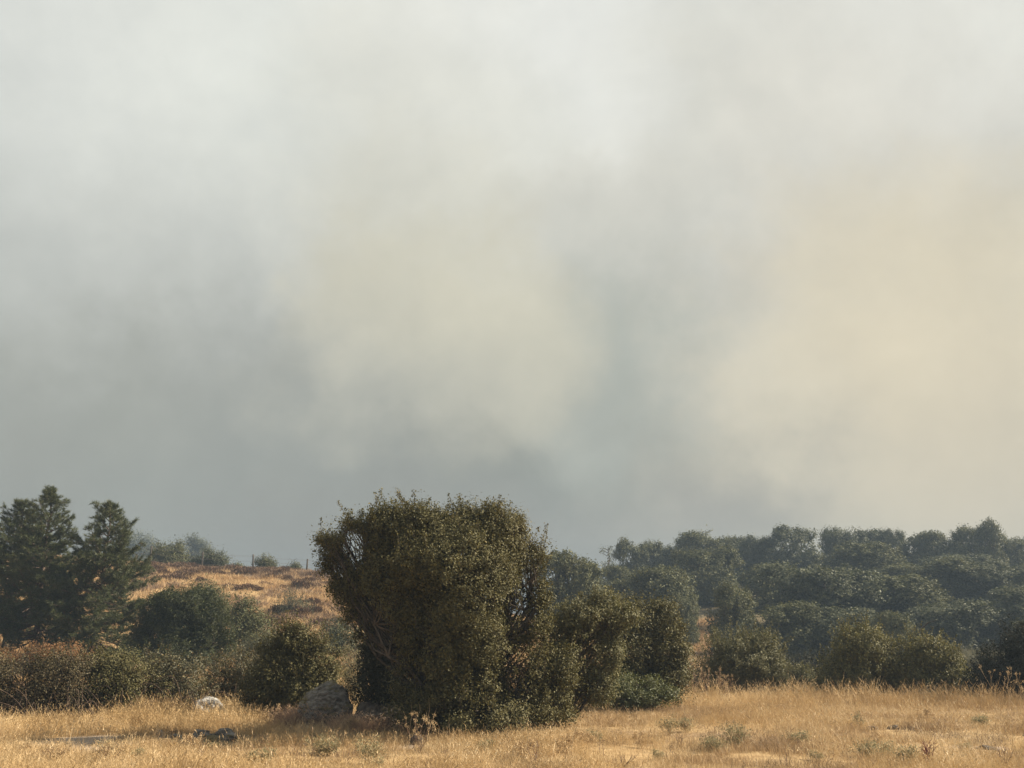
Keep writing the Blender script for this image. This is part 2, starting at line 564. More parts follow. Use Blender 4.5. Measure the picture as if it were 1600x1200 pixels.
M['scrub'] = straw_mat('dead_scrub', [(0, (.11, .075, .055)), (.5, (.19, .13, .09)), (1, (.30, .21, .14))])
M['coarse'] = straw_mat('coarse_stalk', [(0, (.20, .13, .075)), (.45, (.42, .30, .16)), (1, (.66, .53, .33))])
M['reed'] = straw_mat('reed_green', [(0, (.06, .06, .034)), (.5, (.11, .105, .06)), (1, (.22, .19, .11))])
M['dead'] = solid_mat('dead_stem', (.10, .06, .045), (.18, .12, .08), 25, 0.9, 0.1)
M['dead_pale'] = solid_mat('pale_stem', (.32, .22, .12), (.45, .33, .19), 25, 0.8, 0.1)
M['dead_red'] = solid_mat('red_brown_stem', (.10, .035, .028), (.17, .06, .045), 25, 0.9, 0.1)
M['weed_leaf'] = leaf_mat('weed_leaf', [(0, (.15, .135, .065)), (.6, (.27, .235, .125)), (1, (.42, .36, .21))], (.2, .19, .12), 0.3, 0.7, 0.1)
M['seed'] = leaf_mat('seed_head', [(0, (.30, .20, .10)), (.6, (.46, .33, .18)), (1, (.60, .46, .28))], (.4, .3, .18), 0.3, 0.8, 0.1)

# ground
gm, q = new_mat('ground_dry')
geo = q.node('ShaderNodeNewGeometry')
P0 = geo.outputs['Position']
n1, _ = q.noise(P0, 0.30, 5, 0.6)
n2, _ = q.noise(P0, 3.5, 6, 0.7)
n3, _ = q.noise(P0, 24.0, 4, 0.7)
straw = q.mix(q.rng(n2, 0.35, 0.65), (.28, .185, .088), (.41, .29, .150))
soil = q.mix(q.rng(n3, 0.35, 0.65), (.13, .088, .055), (.22, .155, .10))
c = q.mix(q.rng(n1, 0.50, 0.66, 0.12, 0.65), straw, soil)
at1 = q.node('ShaderNodeAttribute', attribute_name='bare')
c = q.mix(at1.outputs['Fac'], c, q.mix(q.rng(n3, 0.38, 0.62), (.23, .175, .13), (.40, .32, .24)))
at2 = q.node('ShaderNodeAttribute', attribute_name='litter_and_bank')
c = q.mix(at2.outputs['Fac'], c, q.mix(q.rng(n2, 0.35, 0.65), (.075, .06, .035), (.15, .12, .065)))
bs = q.node('ShaderNodeBsdfPrincipled'); q.put(bs.inputs['Base Color'], c)
bs.inputs['Roughness'].default_value = 0.95; bs.inputs['Specular IOR Level'].default_value = 0.1
bp = q.node('ShaderNodeBump'); bp.inputs['Strength'].default_value = 0.8; bp.inputs['Distance'].default_value = 0.06
q.put(bp.inputs['Height'], q.math('ADD', n2, q.math('MULTIPLY', n3, 0.5))); q.put(bs.inputs['Normal'], bp.outputs[0])
q.put(q.node('ShaderNodeOutputMaterial').inputs[0], bs.outputs[0])

# ------------------------------------------------------------------ ground sheet (fan grid, dense in front of the viewer)
ys = np.concatenate([np.arange(-1500, -100, 200), np.arange(-100, 8, 9), np.arange(8, 36, 0.16), np.arange(36, 130, 0.8), np.arange(130, 320, 5), np.geomspace(320, 4000, 28)])
tv = np.sinh(np.linspace(-3.6, 3.6, 331)) * 0.22
Yg, Tg = np.meshgrid(ys, tv, indexing='ij')
Xg = Tg * np.maximum(np.abs(Yg), 24.0)
Zg = H(Xg, Yg)
ny, nx = Yg.shape
idx = np.arange(ny * nx).reshape(ny, nx)
quads = np.stack([idx[:-1, :-1], idx[:-1, 1:], idx[1:, 1:], idx[1:, :-1]], -1).reshape(-1, 4)
me = make_mesh('ground', np.stack([Xg, Yg, Zg], -1).reshape(-1, 3), quads, None, [gm], smooth=True)


def bare_mask(x, y):
    """stony bare earth at the left of the near field"""
    m = np.zeros_like(x)
    for px, py, rx, ry in [(110, 1158, 66, 10), (165, 1166, 66, 9), (620, 1166, 50, 4), (1530, 1167, 50, 4)]:
        d = px_dir(px, py); Y = -EYE / d[2] * d[1]; X = -EYE / d[2] * d[0]
        sx = rx / 1649.0 * Y; sy = ry * Y * Y / (EYE * 1700.0)
        w = 0.35 * (fnoise(x, y, 1.3, 33, 2) - 0.5)
        e = ((x - X) / sx) ** 2 + ((y - Y) / sy) ** 2
        m = np.maximum(m, 1 - sstep(0.45, 1.35, e + w * 3))
    return m


bank = .75 * np.exp(-(((Xg - at(318, 1000, 17.2)[0]) / .95) ** 2 + ((Yg - 17.0) / .75) ** 2) ** 2)  # darker ground over the earth bank, in the woodland floor's brown
for nm, val in (('bare', bare_mask(Xg, Yg)), ('litter_and_bank', bank + sstep(46, 66, Yg) * sstep(880, 1000, 800 + 1649 * Xg / np.maximum(Yg, 20)) * (1 - 0.9 * np.exp(-(((Xg - at(1095, 1000, 66)[0]) / 2.2) ** 2 + ((Yg - 68) / 9.0) ** 2))))):
    a = me.attributes.new(nm, 'FLOAT', 'POINT')
    a.data.foreach_set('value', np.clip(val, 0, 1).astype(np.float32).ravel())
tag(link('ground', me), kind='structure')

# ------------------------------------------------------------------ haze: smoke hanging in the air round the whole scene
hz, q = new_mat('smoke_haze')
pv = q.node('ShaderNodeVolumePrincipled')
pv.inputs['Color'].default_value = (.285, .375, .485, 1)
pv.inputs['Density'].default_value = 0.0014
pv.inputs['Anisotropy'].default_value = 0.1
out = q.node('ShaderNodeOutputMaterial'); q.put(out.inputs['Volume'], pv.outputs[0])
v = np.array([(x, y, z) for x in (-9000, 9000) for y in (-1700, 4200) for z in (-4.0, 34.0)], float)
hb = link('haze', make_mesh('haze', v, [(0, 1, 3, 2), (4, 6, 7, 5), (0, 4, 5, 1), (2, 3, 7, 6), (0, 2, 6, 4), (1, 5, 7, 3)], None, [hz]))
tag(hb, kind='stuff')


# ------------------------------------------------------------------ shrubs and trees given by their outline in the place
def bush(name, cat, label, lobes_px, Y, leaf, n_clump, per, rc, size, aspect=0.6, seed=1, depth=1.0, parts=('trunk', 'crown'), group=None,
         n_shoot=0, shoot=(0.2, 0.45), gap=0.30, gap_s=1.3, rough=0.28, inner=0.5, limbs=3, trunk_r=0.07, base_px=None, bare=0, lean=0.18, leaf2=None, shoot_per=26):
    rng = np.random.RandomState(seed)
    lobes = []
    for l in lobes_px:
        px, py, rx, ry = l[:4]
        dy = l[4] if len(l) > 4 else rng.uniform(-0.25, 0.25) * rx / 1649 * Y
        p = at(px, py, Y + dy)
        s = (Y + dy) / 1649.0
        lobes.append((p[0], p[1], p[2], rx * s, max(rx, ry) * 0.85 * depth * s, ry * s))
    lobes = np.array(lobes)
    bx = at(base_px if base_px else np.mean([l[0] for l in lobes_px]), 1000, Y)[0]
    base = np.array([bx, Y, h1(bx, Y)])
    root = thing(name, label, cat, tuple(base), group)
    lobes[:, :3] -= base
    tubes = Tubes(5)
    P, N, cc = crown(lobes, n_clump, per, rc, rng, inner, gap, gap_s, rough, floor=0.02)
    T = rng.normal(0, 1, P.shape)
    limb = []
    # limbs: several stems from the base, forking to the lobes and out to the clumps
    for l in lobes:
        a = np.array([rng.normal(0, trunk_r * .8), rng.normal(0, trunk_r * .8), -0.05])
        pts = wiggle(a, l[:3], rng, 6, 0.05)
        limb.append(pts)
        L = np.linalg.norm(l[:3])
        tubes.add(pts, np.linspace(trunk_r, trunk_r * 0.4, 6))
        near = cc[np.argsort(np.sum(((cc - l[:3]) / l[3:6]) ** 2, 1))]
        sel = near[rng.choice(min(len(near), 200), min(limbs * 3, len(near)), replace=False)]
        for s_ in sel:
            st = pts[rng.randint(2, 6)]
            tubes.add(wiggle(st, s_, rng, 4, 0.08), np.linspace(trunk_r * 0.35, 0.006, 4))
    for _ in range(bare):
        kk = rng.randint(len(lobes)); l = lobes[kk]
        d = unit(rng.normal(0, 1, 3)); d[2] = abs(d[2]); d[1] = -abs(d[1])
        tubes.add(wiggle(limb[kk][4], l[:3] + d * l[3:6] * 1.12, rng, 6, 0.07), np.linspace(0.02, 0.003, 6))
    if n_shoot:
        p2, nn, t2 = shoots(lobes, n_shoot, rng, shoot[0], shoot[1], shoot_per, tubes, lean=lean)
        P = np.concatenate([P, p2]); N = np.concatenate([N, nn]); T = np.concatenate([T, t2])
    link(parts[0], tubes.mesh(name + '_wood', M['bark']), root)
    link(parts[1], leaves_mesh(name + '_leaves', P, N, size, aspect, M[leaf], rng, T), root)
    return root


# --- the big holm oak in the middle
bush('holm_oak', 'tree', 'largest rounded holm oak standing in the golden field beside the boulders',
     [(538, 846, 40, 32, .3), (524, 862, 26, 22, .5), (566, 905, 34, 40, .3), (540, 925, 20, 26, .5), (592, 958, 32, 34, .2), (580, 834, 40, 26, .3), (626, 836, 58, 42, .1), (558, 816, 22, 16, .2), (614, 797, 22, 18, .2), (642, 806, 18, 16, .1), (724, 804, 24, 20, .2), (768, 802, 20, 18, .0), (800, 826, 24, 18, -.1), (806, 818, 16, 18, .1), (844, 866, 16, 16, .1), (505, 842, 14, 12, .5), (670, 816, 22, 18, -.2), (512, 882, 13, 13, .4), (527, 915, 15, 15, .3), (548, 958, 17, 16, .2), (566, 992, 16, 14, .1), (590, 806, 16, 14, .1), (848, 935, 12, 16, .0), (640, 905, 84, 80, .0),
      (700, 842, 46, 36, .2), (606, 885, 42, 42, .0), (662, 824, 42, 36, .0), (585, 975, 34, 26, -.1), (630, 955, 60, 56, .0), (880, 1045, 26, 36, -.1), (765, 836, 50, 42, .0), (740, 865, 80, 60, .0), (796, 868, 46, 44, .1), (820, 915, 38, 42, .0), (820, 960, 40, 48, -.1), (735, 935, 100, 82, -.35), (690, 1000, 88, 72, -.2),
      (770, 1010, 80, 72, -.3), (680, 1068, 62, 48, -.1), (750, 1085, 86, 46, -.2), (824, 1072, 60, 46, -.1), (750, 1116, 92, 26, -.3), (842, 1104, 54, 30, -.1), (668, 1104, 56, 32, -.2), (700, 885, 88, 54, -.45)],
     18.3, 'holm', 6600, 50, 0.12, 0.041, 0.55, 3, 1.0, inner=.42, n_shoot=340, shoot=(0.12, 0.44), gap=0.385, gap_s=1.7, limbs=7, trunk_r=0.055, base_px=720, bare=22, rough=0.30, shoot_per=34)
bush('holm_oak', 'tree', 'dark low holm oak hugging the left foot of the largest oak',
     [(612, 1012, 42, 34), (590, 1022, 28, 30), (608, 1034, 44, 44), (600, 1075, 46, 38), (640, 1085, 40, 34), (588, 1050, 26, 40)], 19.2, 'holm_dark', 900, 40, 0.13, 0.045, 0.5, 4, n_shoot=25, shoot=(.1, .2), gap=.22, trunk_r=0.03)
bush('holm_oak', 'tree', 'paler open holm oak with bare twigs leaning right from the largest oak',
     [(905, 962, 40, 26), (878, 1005, 40, 38), (915, 1000, 34, 40), (865, 1055, 48, 44), (905, 1060, 28, 40), (940, 948, 26, 24), (882, 1092, 44, 28), (975, 962, 22, 18), (945, 985, 22, 26), (955, 1030, 18, 30), (935, 1075, 26, 24)], 18.9, 'holm_light', 1300, 40, 0.11, 0.040, 0.55, 5, 0.8,
     n_shoot=90, shoot=(.12, .3), gap=.38, gap_s=2.6, trunk_r=0.03, base_px=850, bare=10)
bush('holm_oak', 'tree', 'dark green lumpy holm oak behind the pale open oak with bare twigs',
     [(990, 1065, 62, 34), (1050, 1050, 30, 40), (955, 975, 34, 42), (1000, 972, 26, 34), (1043, 978, 26, 34), (1060, 1020, 18, 34), (972, 950, 18, 18), (1030, 950, 16, 16), (985, 1025, 50, 44), (1036, 1030, 34, 46), (945, 1040, 30, 40)], 24.5, 'holm', 1300, 40, 0.16, 0.055, 0.55, 6,
     n_shoot=45, shoot=(.12, .35), gap=.30, trunk_r=0.05)
bush('green_shrub', 'shrub', 'low bright green shrub under the dark lumpy holm oak',
     [(955, 1070, 36, 20), (1000, 1076, 36, 16), (925, 1080, 28, 18), (1038, 1084, 26, 12), (965, 1090, 50, 14), (1010, 1092, 40, 12)], 23.4, 'green', 560, 34, 0.10, 0.045, 0.5, 7, parts=('stem', 'foliage'), n_shoot=40, shoot=(.08, .2), trunk_r=0.015)
# --- left bush in front of the boulder
bush('holm_oak', 'tree', 'upright olive holm oak bush in front of the big grey boulder',
     [(455, 1000, 32, 26), (445, 1035, 48, 36), (493, 1032, 36, 36), (425, 1075, 40, 46), (475, 1085, 50, 42), (408, 1085, 26, 36), (505, 1065, 24, 30)], 20.8, 'holm', 1700, 42, 0.11, 0.041, 0.55, 8, depth=.7, rough=.42,
     n_shoot=150, shoot=(.12, .42), gap=.38, trunk_r=0.04, base_px=455)
bush('shrub', 'shrub', 'olive twiggy shrub between the brambles and the upright olive bush',
     [(345, 1062, 34, 34), (378, 1055, 30, 36), (360, 1085, 40, 24), (395, 1070, 26, 34)], 23.5, 'bramble', 480, 36, 0.13, 0.042, 0.5, 9, parts=('stem', 'foliage'), n_shoot=60, shoot=(.15, .4), gap=.3, trunk_r=0.018)
bush('shrub', 'shrub', 'thin tan shrub in the gap between boulder and largest oak',
     [(552, 1048, 24, 34), (560, 1075, 22, 22), (540, 1066, 14, 14)], 23.6, 'weed_leaf', 200, 30, 0.12, 0.035, 0.5, 10, parts=('stem', 'foliage'), n_shoot=30, shoot=(.1, .3), gap=.4, trunk_r=0.012)

# --- near bushes at the right edge of the field
bush('holm_oak', 'tree', 'rounded grey-green bush right of the brown dry stalks',
     [(1150, 1030, 50, 38), (1190, 1035, 42, 40), (1125, 1048, 34, 34), (1165, 1060, 60, 26)], 29.5, 'holm_light', 1800, 40, 0.13, 0.052, 0.5, 11, n_shoot=190, shoot=(.2, .6), gap=.34, trunk_r=0.05, rough=.38)
bush('holm_oak', 'tree', 'taller left half of the twin yellow-green bushes at the field edge',
     [(1345, 1015, 42, 34), (1320, 1045, 36, 36), (1375, 1040, 38, 40), (1345, 1062, 56, 28), (1302, 1065, 24, 22)], 29.0, 'holm_sun', 2000, 40, 0.13, 0.052, 0.55, 12, n_shoot=190, shoot=(.18, .6), gap=.36, rough=.40, trunk_r=0.05)
bush('holm_oak', 'tree', 'lower right half of the twin yellow-green bushes at the field edge',
     [(1440, 1030, 38, 32), (1470, 1045, 34, 32), (1415, 1050, 30, 32), (1450, 1068, 56, 22), (1495, 1066, 22, 20)], 28.6, 'holm_sun', 1800, 40, 0.13, 0.052, 0.55, 13, n_shoot=190, shoot=(.18, .6), gap=.36, rough=.40, trunk_r=0.05)
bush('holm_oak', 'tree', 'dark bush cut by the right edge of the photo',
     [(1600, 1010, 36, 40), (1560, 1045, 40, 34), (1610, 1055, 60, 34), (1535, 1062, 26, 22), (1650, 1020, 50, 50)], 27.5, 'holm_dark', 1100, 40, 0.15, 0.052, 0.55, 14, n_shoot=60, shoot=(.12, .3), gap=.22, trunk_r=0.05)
bush('shrub', 'shrub', 'low sparse shrub between the grey-green bush and the twin bushes',
     [(1245, 1062, 26, 20), (1272, 1066, 24, 18), (1225, 1070, 18, 14)], 31.0, 'holm_light', 300, 34, 0.14, 0.05, 0.5, 15, parts=('stem', 'foliage'), n_shoot=40, shoot=(.1, .3), gap=.35, trunk_r=0.015)
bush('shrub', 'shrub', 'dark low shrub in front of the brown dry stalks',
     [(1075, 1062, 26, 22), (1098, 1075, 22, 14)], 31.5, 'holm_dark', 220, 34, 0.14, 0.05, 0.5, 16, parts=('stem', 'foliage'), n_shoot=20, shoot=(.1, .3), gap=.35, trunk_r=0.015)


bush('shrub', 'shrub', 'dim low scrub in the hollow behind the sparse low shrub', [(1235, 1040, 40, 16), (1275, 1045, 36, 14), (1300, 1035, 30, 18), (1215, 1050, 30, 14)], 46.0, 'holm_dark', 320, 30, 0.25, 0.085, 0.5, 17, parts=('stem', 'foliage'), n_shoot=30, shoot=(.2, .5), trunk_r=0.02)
# --- bramble thicket at the left
def bramble(label, lobes_px, Y, leaf, seed, n=560, canes=34):
    lobes_px = [(a, b + 13, c_, d * .93) for a, b, c_, d in lobes_px]
    root = bush('bramble_bush', 'bramble', label, lobes_px, Y, leaf, n, 30, 0.15, 0.042, 0.6, seed, parts=('stem', 'foliage'), group='bramble bushes of the thicket',
                n_shoot=75, shoot=(.12, .42), gap=.40, gap_s=2.2, rough=.36, trunk_r=0.012, lean=0.45, inner=0.55, shoot_per=18)
    rng = np.random.RandomState(seed + 500)
    t = Tubes(4)
    xs = [l[0] for l in lobes_px]
    for _ in range(canes):
        px = rng.uniform(min(xs) - 45, max(xs) + 45)
        a = at(px, 1000, Y - rng.uniform(0.2, 0.9)); a[2] = h1(a[0], a[1])
        b = a + np.array([rng.normal(0, 0.5), rng.normal(-0.1, 0.25), rng.uniform(0.1, 0.9)])
        top = (a + b) / 2 + np.array([0, 0, rng.uniform(0.3, 0.7)])
        s = np.linspace(0, 1, 8)[:, None]
        t.add((1 - s) ** 2 * a + 2 * s * (1 - s) * top + s * s * b - np.array(root.location), np.linspace(0.007, 0.003, 8))
    link('cane', t.mesh('bramble_canes', M['cane']), root)
    return root


bramble('brown bramble bush cut by the left edge of the photo', [(0, 1066, 46, 44), (35, 1062, 40, 46), (15, 1090, 60, 32), (-40, 1050, 50, 50)], 21.3, 'bramble_dry', 21)
bramble('russet-topped bramble bush second from the left edge', [(85, 1048, 44, 44), (112, 1058, 40, 46), (90, 1085, 58, 34)], 21.4, 'bramble_dry', 22, 620)
bramble('leafy green bramble bush in the middle of the thicket', [(165, 1044, 40, 44), (200, 1052, 40, 40), (170, 1078, 54, 34), (215, 1072, 40, 30)], 21.8, 'holm', 23, 900)
bramble('mixed green and brown bramble bush at the right end of the thicket', [(245, 1048, 38, 40), (285, 1055, 36, 36), (255, 1080, 54, 28), (300, 1072, 30, 26)], 22.4, 'bramble', 24, 800)
bramble('small low bramble bush behind the pale rock', [(308, 1084, 30, 22), (325, 1094, 26, 14)], 23.5, 'bramble_dry', 25, 240, 25)
bush('bracken_patch', 'bracken', 'orange bracken under the pines behind the brambles', [(85, 1018, 40, 10), (120, 1026, 30, 8), (30, 1024, 36, 10)], 34.0, 'bracken', 240, 22, 0.16, 0.07, 0.4, 26, parts=('stem', 'foliage'), n_shoot=14, shoot=(.15, .35), trunk_r=0.012)


# ------------------------------------------------------------------ pines
def pine_data(name, Hh, Rr, seed, cb=0.14, up_top=60, needles=26, full=.72):
    rng = np.random.RandomState(seed)
    tb = Tubes(7); br = Tubes(4)
    k = 9
    tz = np.linspace(-0.1, Hh * 0.97, k)
    tp = np.stack([rng.normal(0, 0.06, k), rng.normal(0, 0.06, k), tz], 1); tp[0, :2] = 0
    tb.add(tp, np.linspace(0.15, 0.025, k) * Hh / 7.0)
    TP, TD = [], []
    z = cb * Hh
    while z < Hh * 0.985:
        t = (z - cb * Hh) / (Hh * (1 - cb))
        nb = rng.randint(6, 10) if t < .62 else rng.randint(4, 7)
        a0 = rng.uniform(0, 2 * PI)
        for b in range(nb):
            az = a0 + b * 2 * PI / nb + rng.normal(0, 0.25)
            prof = (1 - t) ** full * (0.72 + 0.28 * min(1, t / 0.18)) + 0.06
            L = Rr * prof * rng.uniform(0.45, 1.12)
            elv = R(-8 + up_top * t ** 1.3 + rng.normal(0, 13))
            s = np.linspace(0, 1, 7)[:, None]
            o = np.array([np.interp(z, tz, tp[:, 0]), np.interp(z, tz, tp[:, 1]), z])
            dh = np.array([math.cos(az), math.sin(az), 0])
            path = o + dh * L * s * math.cos(elv) + np.array([0, 0, 1]) * (L * s * math.sin(elv) + L * 0.12 * s ** 2.2 - 0.07 * L * np.sin(s * PI))
            path += rng.normal(0, 0.015, path.shape) * s
            br.add(path, np.linspace(0.028, 0.006, 7) * (0.5 + L / Rr))
            nt_ = max(4, int(L / 0.11))
            side = np.array([-dh[1], dh[0], 0])
            for i in range(nt_):
                u = 0.28 + 0.72 * (i + rng.random()) / nt_
                if t < 0.35 and u < 0.45 and rng.random() < 0.6:
                    continue
                pt = np.array([np.interp(u, s[:, 0], path[:, j]) for j in range(3)])
                sgn = 1 if i % 2 else -1
                tl = (0.22 + 0.62 * (1 - u)) * rng.uniform(0.6, 1.2) * min(1.0, L)
                td = unit(dh * 0.75 + side * sgn * rng.uniform(.3, 1.2) + np.array([0, 0, rng.uniform(-.35, .75)]) + rng.normal(0, .25, 3))
                e = pt + td * tl
                br.add(np.stack([pt, (pt + e) / 2 + np.array([0, 0, -0.01]), e]), [0.008, 0.006, 0.004])
                for uu in (0.3, 0.55, 0.8, 1.0):
                    TP.append(pt + (e - pt) * uu + rng.normal(0, .035, 3)); TD.append(unit(td + np.array([0, 0, 0.35]) + rng.normal(0, .3, 3)))
            TP.append(path[-1]); TD.append(unit(path[-1] - path[-2] + np.array([0, 0, .06])))
        z += rng.uniform(0.17, 0.29) * (1.0 if t < 0.6 else 1.25)
    for i in range(26):
        TP.append(np.array([rng.normal(0, .08), rng.normal(0, .08), Hh * rng.uniform(0.92, 1.0)])); TD.append(np.array([0, 0, 1.0]))
    TP = np.array(TP); TD = np.array(TD)
    n = len(TP)
    P = np.repeat(TP, needles, 0); D = np.repeat(TD, needles, 0)
    dirs = unit(D * 0.75 + rng.normal(0, 0.5, P.shape))
    L = rng.uniform(0.09, 0.19, len(P))[:, None]
    st = P + D * rng.uniform(-0.10, 0.04, len(P))[:, None]
    w = unit(np.cross(dirs, rng.normal(0, 1, P.shape))) * 0.0065
    v = np.stack([st - w, st + w, st + dirs * L], 1).reshape(-1, 3)
    tris = np.arange(len(v)).reshape(-1, 3)
    return tb.mesh(name + '_trunk', M['pine_bark']), br.mesh(name + '_boughs', M['pine_bark']), make_mesh(name + '_needles', v, None, tris, [M['pine']])


def pine(px, py_top, wpx, Y, seed, label, cb=.14, up=60, rz=0.0, full=.72):
    b = at(px, 1000, Y); z0 = h1(b[0], Y); top = at(px, py_top, Y)[2]
    t_, b_, n_ = pine_data('pine', top - z0, wpx * 0.5 * Y / 1649.0, seed, cb, up, full=full)
    root = thing('pine_tree', label, 'pine tree', (b[0], Y, z0), 'pines behind the bramble thicket', rz)
    link('trunk', t_, root); link('branch', b_, root); link('crown', n_, root)
    return root


pine(56, 767, 190, 45, 31, 'tallest pine, broad and dark, with a bare lower trunk above the brambles', .14)
pine(8, 782, 170, 47.5, 32, 'pine cut by the left edge of the photo', .16)
pine(152, 788, 228, 43.5, 33, 'conical pine with layered boughs reaching toward the dry hill', .10)
bush('pine_tree', 'pine tree', 'short rounded bushy young pine below the dry hill', [(285, 950, 46, 28), (248, 972, 34, 34), (326, 975, 34, 34), (285, 985, 60, 40), (312, 945, 26, 20), (262, 948, 24, 20), (235, 1000, 34, 28), (335, 1005, 34, 30), (290, 1020, 70, 26)], 41, 'pine', 1150, 60, 0.24, 0.15, 0.11, 34, group='pines behind the bramble thicket', n_shoot=70, shoot=(.15, .4), gap=.36, gap_s=1.1, trunk_r=.08, shoot_per=40)

# oaks and shrubs on the left slope
bush('holm_oak', 'tree', 'dark bluish young oak just right of the short young pine', [(385, 955, 24, 22), (372, 985, 26, 32), (400, 990, 24, 34), (385, 1010, 36, 30)], 47, 'oak_far', 420, 30, 0.3, 0.09, 0.6, 41, trunk_r=0.06, n_shoot=20, shoot=(.2, .5))
bush('shrub', 'shrub', 'dim shrub behind the short young pine on the slope', [(325, 935, 26, 22), (345, 960, 26, 26), (300, 940, 20, 20)], 55, 'oak_far', 300, 30, 0.35, 0.10, 0.6, 42, parts=('stem', 'foliage'), trunk_r=0.04)
bush('broom_shrub', 'shrub', 'feathery grey-green broom in the middle of the dry slope', [(455, 950, 22, 22), (470, 972, 26, 22), (440, 980, 20, 26)], 60, 'feathery', 220, 30, 0.4, 0.10, 0.3, 43, parts=('stem', 'foliage'), n_shoot=40, shoot=(.3, .7), gap=.4, trunk_r=0.03)
bush('shrub', 'shrub', 'low flat green shrub on the dry slope left of the largest oak', [(490, 934, 18, 9), (508, 936, 18, 8)], 70, 'oak_far_b', 180, 30, 0.3, 0.10, 0.5, 44, parts=('stem', 'foliage'), trunk_r=0.02)
bush('shrub', 'shrub', 'dim green shrub low on the slope behind the upright olive bush', [(525, 985, 26, 20), (540, 1005, 26, 22), (515, 1010, 22, 18)], 48, 'oak_far_b', 260, 30, 0.3, 0.09, 0.5, 45, parts=('stem', 'foliage'), trunk_r=0.03)
bush('shrub', 'shrub', 'pale blue-green shrub seen through the gap under the largest oak', [(590, 992, 22, 18), (605, 1010, 22, 20)], 44, 'feathery', 200, 30, 0.3, 0.09, 0.5, 46, parts=('stem', 'foliage'), trunk_r=0.03)
bush('shrub', 'shrub', 'yellowish shrub at the foot of the slope behind the olive shrub', [(420, 1010, 26, 20), (395, 1025, 26, 18)], 38, 'feathery', 220, 30, 0.25, 0.08, 0.4, 47, parts=('stem', 'foliage'), trunk_r=0.02)
bush('holm_oak', 'tree', 'wide dark oak on the hill crest, leftmost along the fence', [(255, 866, 20, 18), (278, 866, 16, 17), (262, 878, 30, 9)], 87, 'oak_far', 420, 30, 0.4, 0.13, 0.6, 48, trunk_r=0.05)
bush('holm_oak', 'tree', 'lower oak with a gap in its crown on the hill crest', [(326, 872, 14, 12), (342, 878, 16, 14), (312, 882, 16, 10)], 86, 'oak_far_b', 300, 30, 0.35, 0.12, 0.6, 49, gap=.4, trunk_r=0.05)
bush('shrub', 'shrub', 'round dark shrub between the two posts on the crest', [(410, 879, 12, 10), (420, 884, 12, 7)], 86, 'oak_far', 160, 28, 0.3, 0.11, 0.6, 50, parts=('stem', 'foliage'), trunk_r=0.03)
bush('shrub', 'shrub', 'small dark shrub beside the last post on the crest', [(461, 888, 9, 7)], 85, 'oak_far', 90, 26, 0.25, 0.10, 0.6, 51, parts=('stem', 'foliage'), trunk_r=0.03)
bush('shrub', 'shrub', 'tiny shrub left of the middle post on the crest', [(370, 888, 8, 6)], 85.5, 'oak_far', 70, 26, 0.25, 0.10, 0.6, 52, parts=('stem', 'foliage'), trunk_r=0.03)
bush('hazy_tree', 'tree', 'ghostly hazy tree far behind the conical pine', [(203, 845, 22, 16), (225, 858, 20, 18), (190, 865, 24, 20), (210, 880, 36, 14)], 225, 'oak_far_b', 420, 30, 1.0, 0.34, 0.6, 53, trunk_r=0.15, gap=.36)
bush('hazy_tree', 'tree', 'thin hazy tree rising behind the crest between two oaks', [(302, 850, 10, 12), (316, 858, 10, 10), (306, 872, 18, 14)], 200, 'oak_far_b', 240, 30, 0.8, 0.30, 0.6, 54, trunk_r=0.15, gap=.45)

